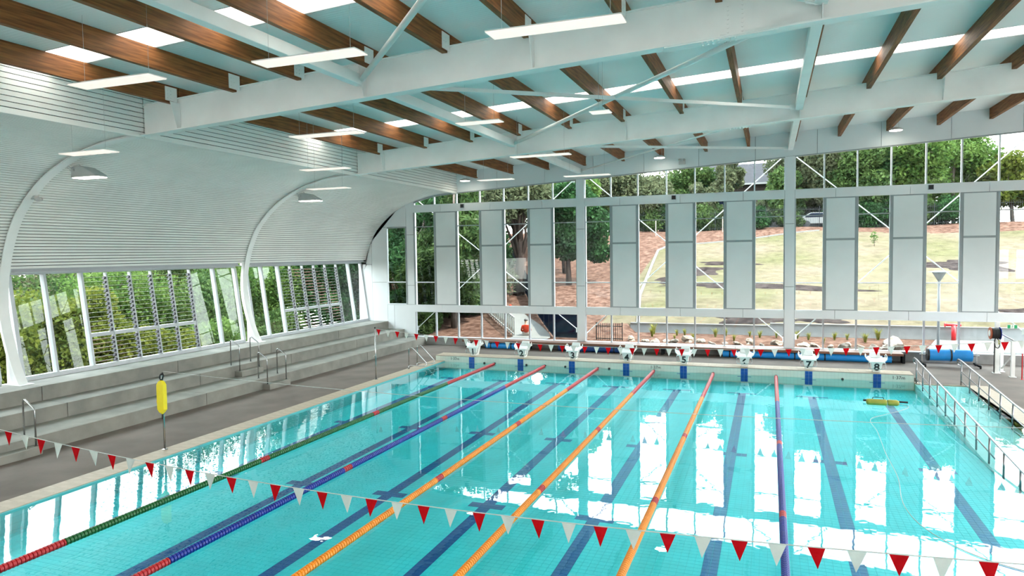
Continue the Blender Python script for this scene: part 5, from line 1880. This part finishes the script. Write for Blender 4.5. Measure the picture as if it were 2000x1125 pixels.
# staked saplings on the lawn
for k, (x_, y_) in enumerate(((18.3, 38.5), (25.1, 37.5), (21.3, 33.5), (28.9, 35))):
    z0 = hillz(x_, y_)
    tree('sapling', ['tiny sapling on the lawn beside the second column', 'small sapling on the lawn behind the lamp post', 'slim sapling half hidden by an infill panel', 'small stake-like sapling at the picture edge'][k], 'sapling', (x_, y_, z0), 1.0, [(0, 0, .8, .3, .3, .5), (0, 0, .4, .2, .2, .3)], L_FRESH, M_BARK, 90, .09, 800 + k, .02, (0, 0), 3, 'young saplings on the lawn')
for k, (x_, y_) in enumerate(((3.0, 41.5), (4.2, 42.0), (4.5, 42.2), (5.4, 42.6), (9.2, 43.6), (9.9, 43.7))):
    z0 = hillz(x_, y_)
    tag(build(MB().box(x_ - .03, x_ + .03, y_ - .03, y_ + .03, z0 - .1, z0 + 1.5), 'garden_stake', M_BEIGE, None), '%s pale planting stake below the long fence, counted from the first column' % ORD[k], 'stake', 'planting stakes by the fence')
# spiky plant and dark round shrub at the fence
t = thing('spiky_plant', 'dark spiky strap-leaved plant at the fence beside the second column', 'plant', (15.0, 44.0, hillz(15, 44)))
sp = MB()
rr = random.Random(3)
for k in range(22):
    a = rr.uniform(0, 6.28)
    e_ = rr.uniform(.5, 1.1)
    h_ = rr.uniform(.9, 1.5)
    x_, y_, z_ = 15.0, 44.0, hillz(15, 44)
    sp.tube([(x_, y_, z_), (x_ + math.cos(a) * e_ * .5, y_ + math.sin(a) * e_ * .5, z_ + h_ * .7), (x_ + math.cos(a) * e_, y_ + math.sin(a) * e_, z_ + h_)], [.05, .04, .008], 4)
build(sp, 'leaves', L_MID, t)
tree('round_shrub', 'rounded dark green shrub at the fence before the house', 'shrub', (12.6, 43.9, hillz(12.6, 43.9)), .6, [(0, 0, .7, 1.0, .8, .6)], L_DARK, M_BARK, 1500, .14, 901, .04, (0, 0), 3)

# house beyond the fence
hz = hillz(13, 58)
t = thing('house', 'brick house with grey tiled roof half hidden by trees beyond the fence', 'house', (13.0, 60, hz))
build(MB().box(6.5, 19.5, 57, 66, hz - .5, hz + 5.2), 'walls', M_BRICK, t)
build(MB().prism([(5.9, 56.4, hz + 5.2), (5.9, 61.5, hz + 8.0), (5.9, 66.6, hz + 5.2)], (14.2, 0, 0)), 'roof', M_ROOFT, t)
build(MB().box(5.9, 20.1, 56.35, 56.5, hz + 5.05, hz + 5.25), 'gutter', M_OUTW, t)
for x_ in (8.2, 11.0, 14.6, 17.2):
    w_ = build(MB().box(x_ - .7, x_ + .7, 56.93, 57.0, hz + 2.6, hz + 4.2), 'window', M_OUTW, t)
    build(MB().box(x_ - .6, x_ + .6, 56.90, 56.93, hz + 2.7, hz + 4.1), 'pane', M_NAVYC, w_)
build(MB().box(12.4, 18.6, 55.6, 57, hz + 1.9, hz + 2.05), 'balcony_slab', M_GREYW, t)
build(MB().box(12.4, 18.6, 55.6, 55.66, hz + .0, hz + 1.9), 'garage_wall', M_GREYW, t)
# white car
t = thing('car', 'white car parked beyond the long fence by the second column', 'car', (18.0, 47.0, hillz(18, 47)))
cz = hillz(18, 47)
prof = [(16.1, .35), (20.2, .35), (20.25, .75), (19.5, .95), (18.8, 1.42), (17.3, 1.45), (16.5, 1.0), (16.1, .9)]
build(MB().prism([(x_, 46.2, cz + z_) for x_, z_ in prof], (0, 1.7, 0)), 'body', M_OUTW, t, bevel=.06)
build(MB().prism([(x_, 46.17, cz + z_) for x_, z_ in ((16.75, 1.0), (19.3, 1.0), (18.75, 1.36), (17.35, 1.38))], (0, .05, 0)), 'side_glass', M_NAVYC, t)
for x_ in (16.95, 19.4):
    build(MB().lathe([(.12, -.02), (.31, -.02), (.33, .02), (.33, .18), (.1, .2)], (x_, 46.18, cz + .33), 'Y', 18), 'wheel', M_BLACK, t)


# ------------------------------------------------------------------ people outside
def skin_person(name, label, base, joints, edges, radii, paint, hair_c, hair_r, group=None, yaw=0):
    me = bpy.data.meshes.new('body')
    me.from_pydata(joints, edges, [])
    o = bpy.data.objects.new('body_src', me)
    COL.objects.link(o)
    sk = o.modifiers.new('skin', 'SKIN')
    ss = o.modifiers.new('sub', 'SUBSURF')
    ss.levels = 2
    ss.render_levels = 2
    for i, r_ in enumerate(radii):
        o.data.skin_vertices[0].data[i].radius = (r_, r_) if not isinstance(r_, tuple) else r_
        o.data.skin_vertices[0].data[i].use_root = (i == 0)
    dg = bpy.context.evaluated_depsgraph_get()
    ev = o.evaluated_get(dg)
    nm = bpy.data.meshes.new_from_object(ev)
    bpy.data.objects.remove(o)
    nm.materials.clear()
    for q in (M_SKIN, M_SHIRT, M_TROUS, M_BLACK):
        nm.materials.append(q)
    for p_ in nm.polygons:
        p_.material_index = paint(p_.center)
    nm.shade_smooth()
    t = thing(name, label, 'person', base, group)
    t.rotation_euler = (0, 0, yaw)
    link('body', nm, t)
    hb_ = MB().lathe([(.02, -hair_r * .1), (hair_r * .98, 0), (hair_r * .92, hair_r * .45), (hair_r * .6, hair_r * .85), (.01, hair_r * 1.0)], hair_c, 'Z', 14)
    hm = bpy.data.meshes.new('hair')
    hm.from_pydata(hb_.v, [], hb_.f)
    hm.materials.append(M_HAIR)
    hm.shade_smooth()
    link('hair', hm, t)
    fm_ = MB()
    fy = hair_c[1] - hair_r * .9
    for s in (-1, 1):
        fm_.box(s * .035 - .012, s * .035 + .012, fy - .012, fy + .02, hair_c[2] - .055, hair_c[2] - .04)
    fm_.box(-.028, .028, fy - .006, fy + .02, hair_c[2] - .13, hair_c[2] - .122)
    em = bpy.data.meshes.new('face_features')
    em.from_pydata(fm_.v, [], fm_.f)
    em.materials.append(M_HAIR)
    link('face_features', em, t)
    return t


def hand(sx, w, d):
    """five short finger chains from a wrist joint"""
    return [(w[0] + d[0] * .9 + sx * o_, w[1] + d[1] * .9 - .012, w[2] + d[2] * .9) for o_ in (-.03, -.01, .01, .03)]


# seated person in red, on the path just outside
J = [(0, 0, .12), (0, .02, .34), (0, .03, .52), (0, .02, .62), (0, 0, .70), (0, -.01, .80), (0, -.02, .87),
     (.19, .03, .54), (.25, .0, .32), (.20, -.20, .24), (.16, -.30, .25), (-.19, .03, .54), (-.25, 0, .32), (-.20, -.20, .24), (-.16, -.30, .25),
     (.10, -.03, .11), (.16, -.40, .36), (.15, -.62, .07), (.15, -.80, .05), (-.10, -.03, .11), (-.16, -.40, .36), (-.15, -.62, .07), (-.15, -.80, .05)]
E_ = [(0, 1), (1, 2), (2, 3), (3, 4), (4, 5), (5, 6), (2, 7), (7, 8), (8, 9), (9, 10), (2, 11), (11, 12), (12, 13), (13, 14), (0, 15), (15, 16), (16, 17), (17, 18), (0, 19), (19, 20), (20, 21), (21, 22)]
Rr = [(.15, .12), (.15, .11), (.16, .11), .06, .075, .10, .075, .07, .05, .042, .035, .07, .05, .042, .035, .09, .07, .05, .045, .09, .07, .05, .045]


def paint_sit(c):
    if c.z > .62:
        return 0
    if c.z < .22 or (c.y < -.1 and abs(c.x) < .3 and c.z < .5 and c.y < -.3):
        return 2
    if c.y < -.22:
        return 0
    return 1


zp = hillz(1.2, 7.3) + .06
skin_person('person', 'person in a red top with dark hair sitting on the white path outside', (1.22, 7.2, zp), J, E_, Rr, paint_sit, (0, -.01, .84), .108, None, R(200))


# orange-red bollard up the path
zb_ = hillz(-1.45, 12.0)
t = thing('path_bollard', 'slim orange-red bollard beside the white balustrade up the path', 'bollard', (-1.45, 12.0, zb_))
build(MB().lathe([(.09, 0), (.09, .06), (.065, .08), (.065, .30)], (-1.45, 12.0, zb_), 'Z', 14), 'base', M_WHITE, t)
build(MB().lathe([(.07, .30), (.09, .36), (.09, .66), (.05, .72), (.01, .74)], (-1.45, 12.0, zb_), 'Z', 14), 'head', M_SHIRT, t, smooth=True)
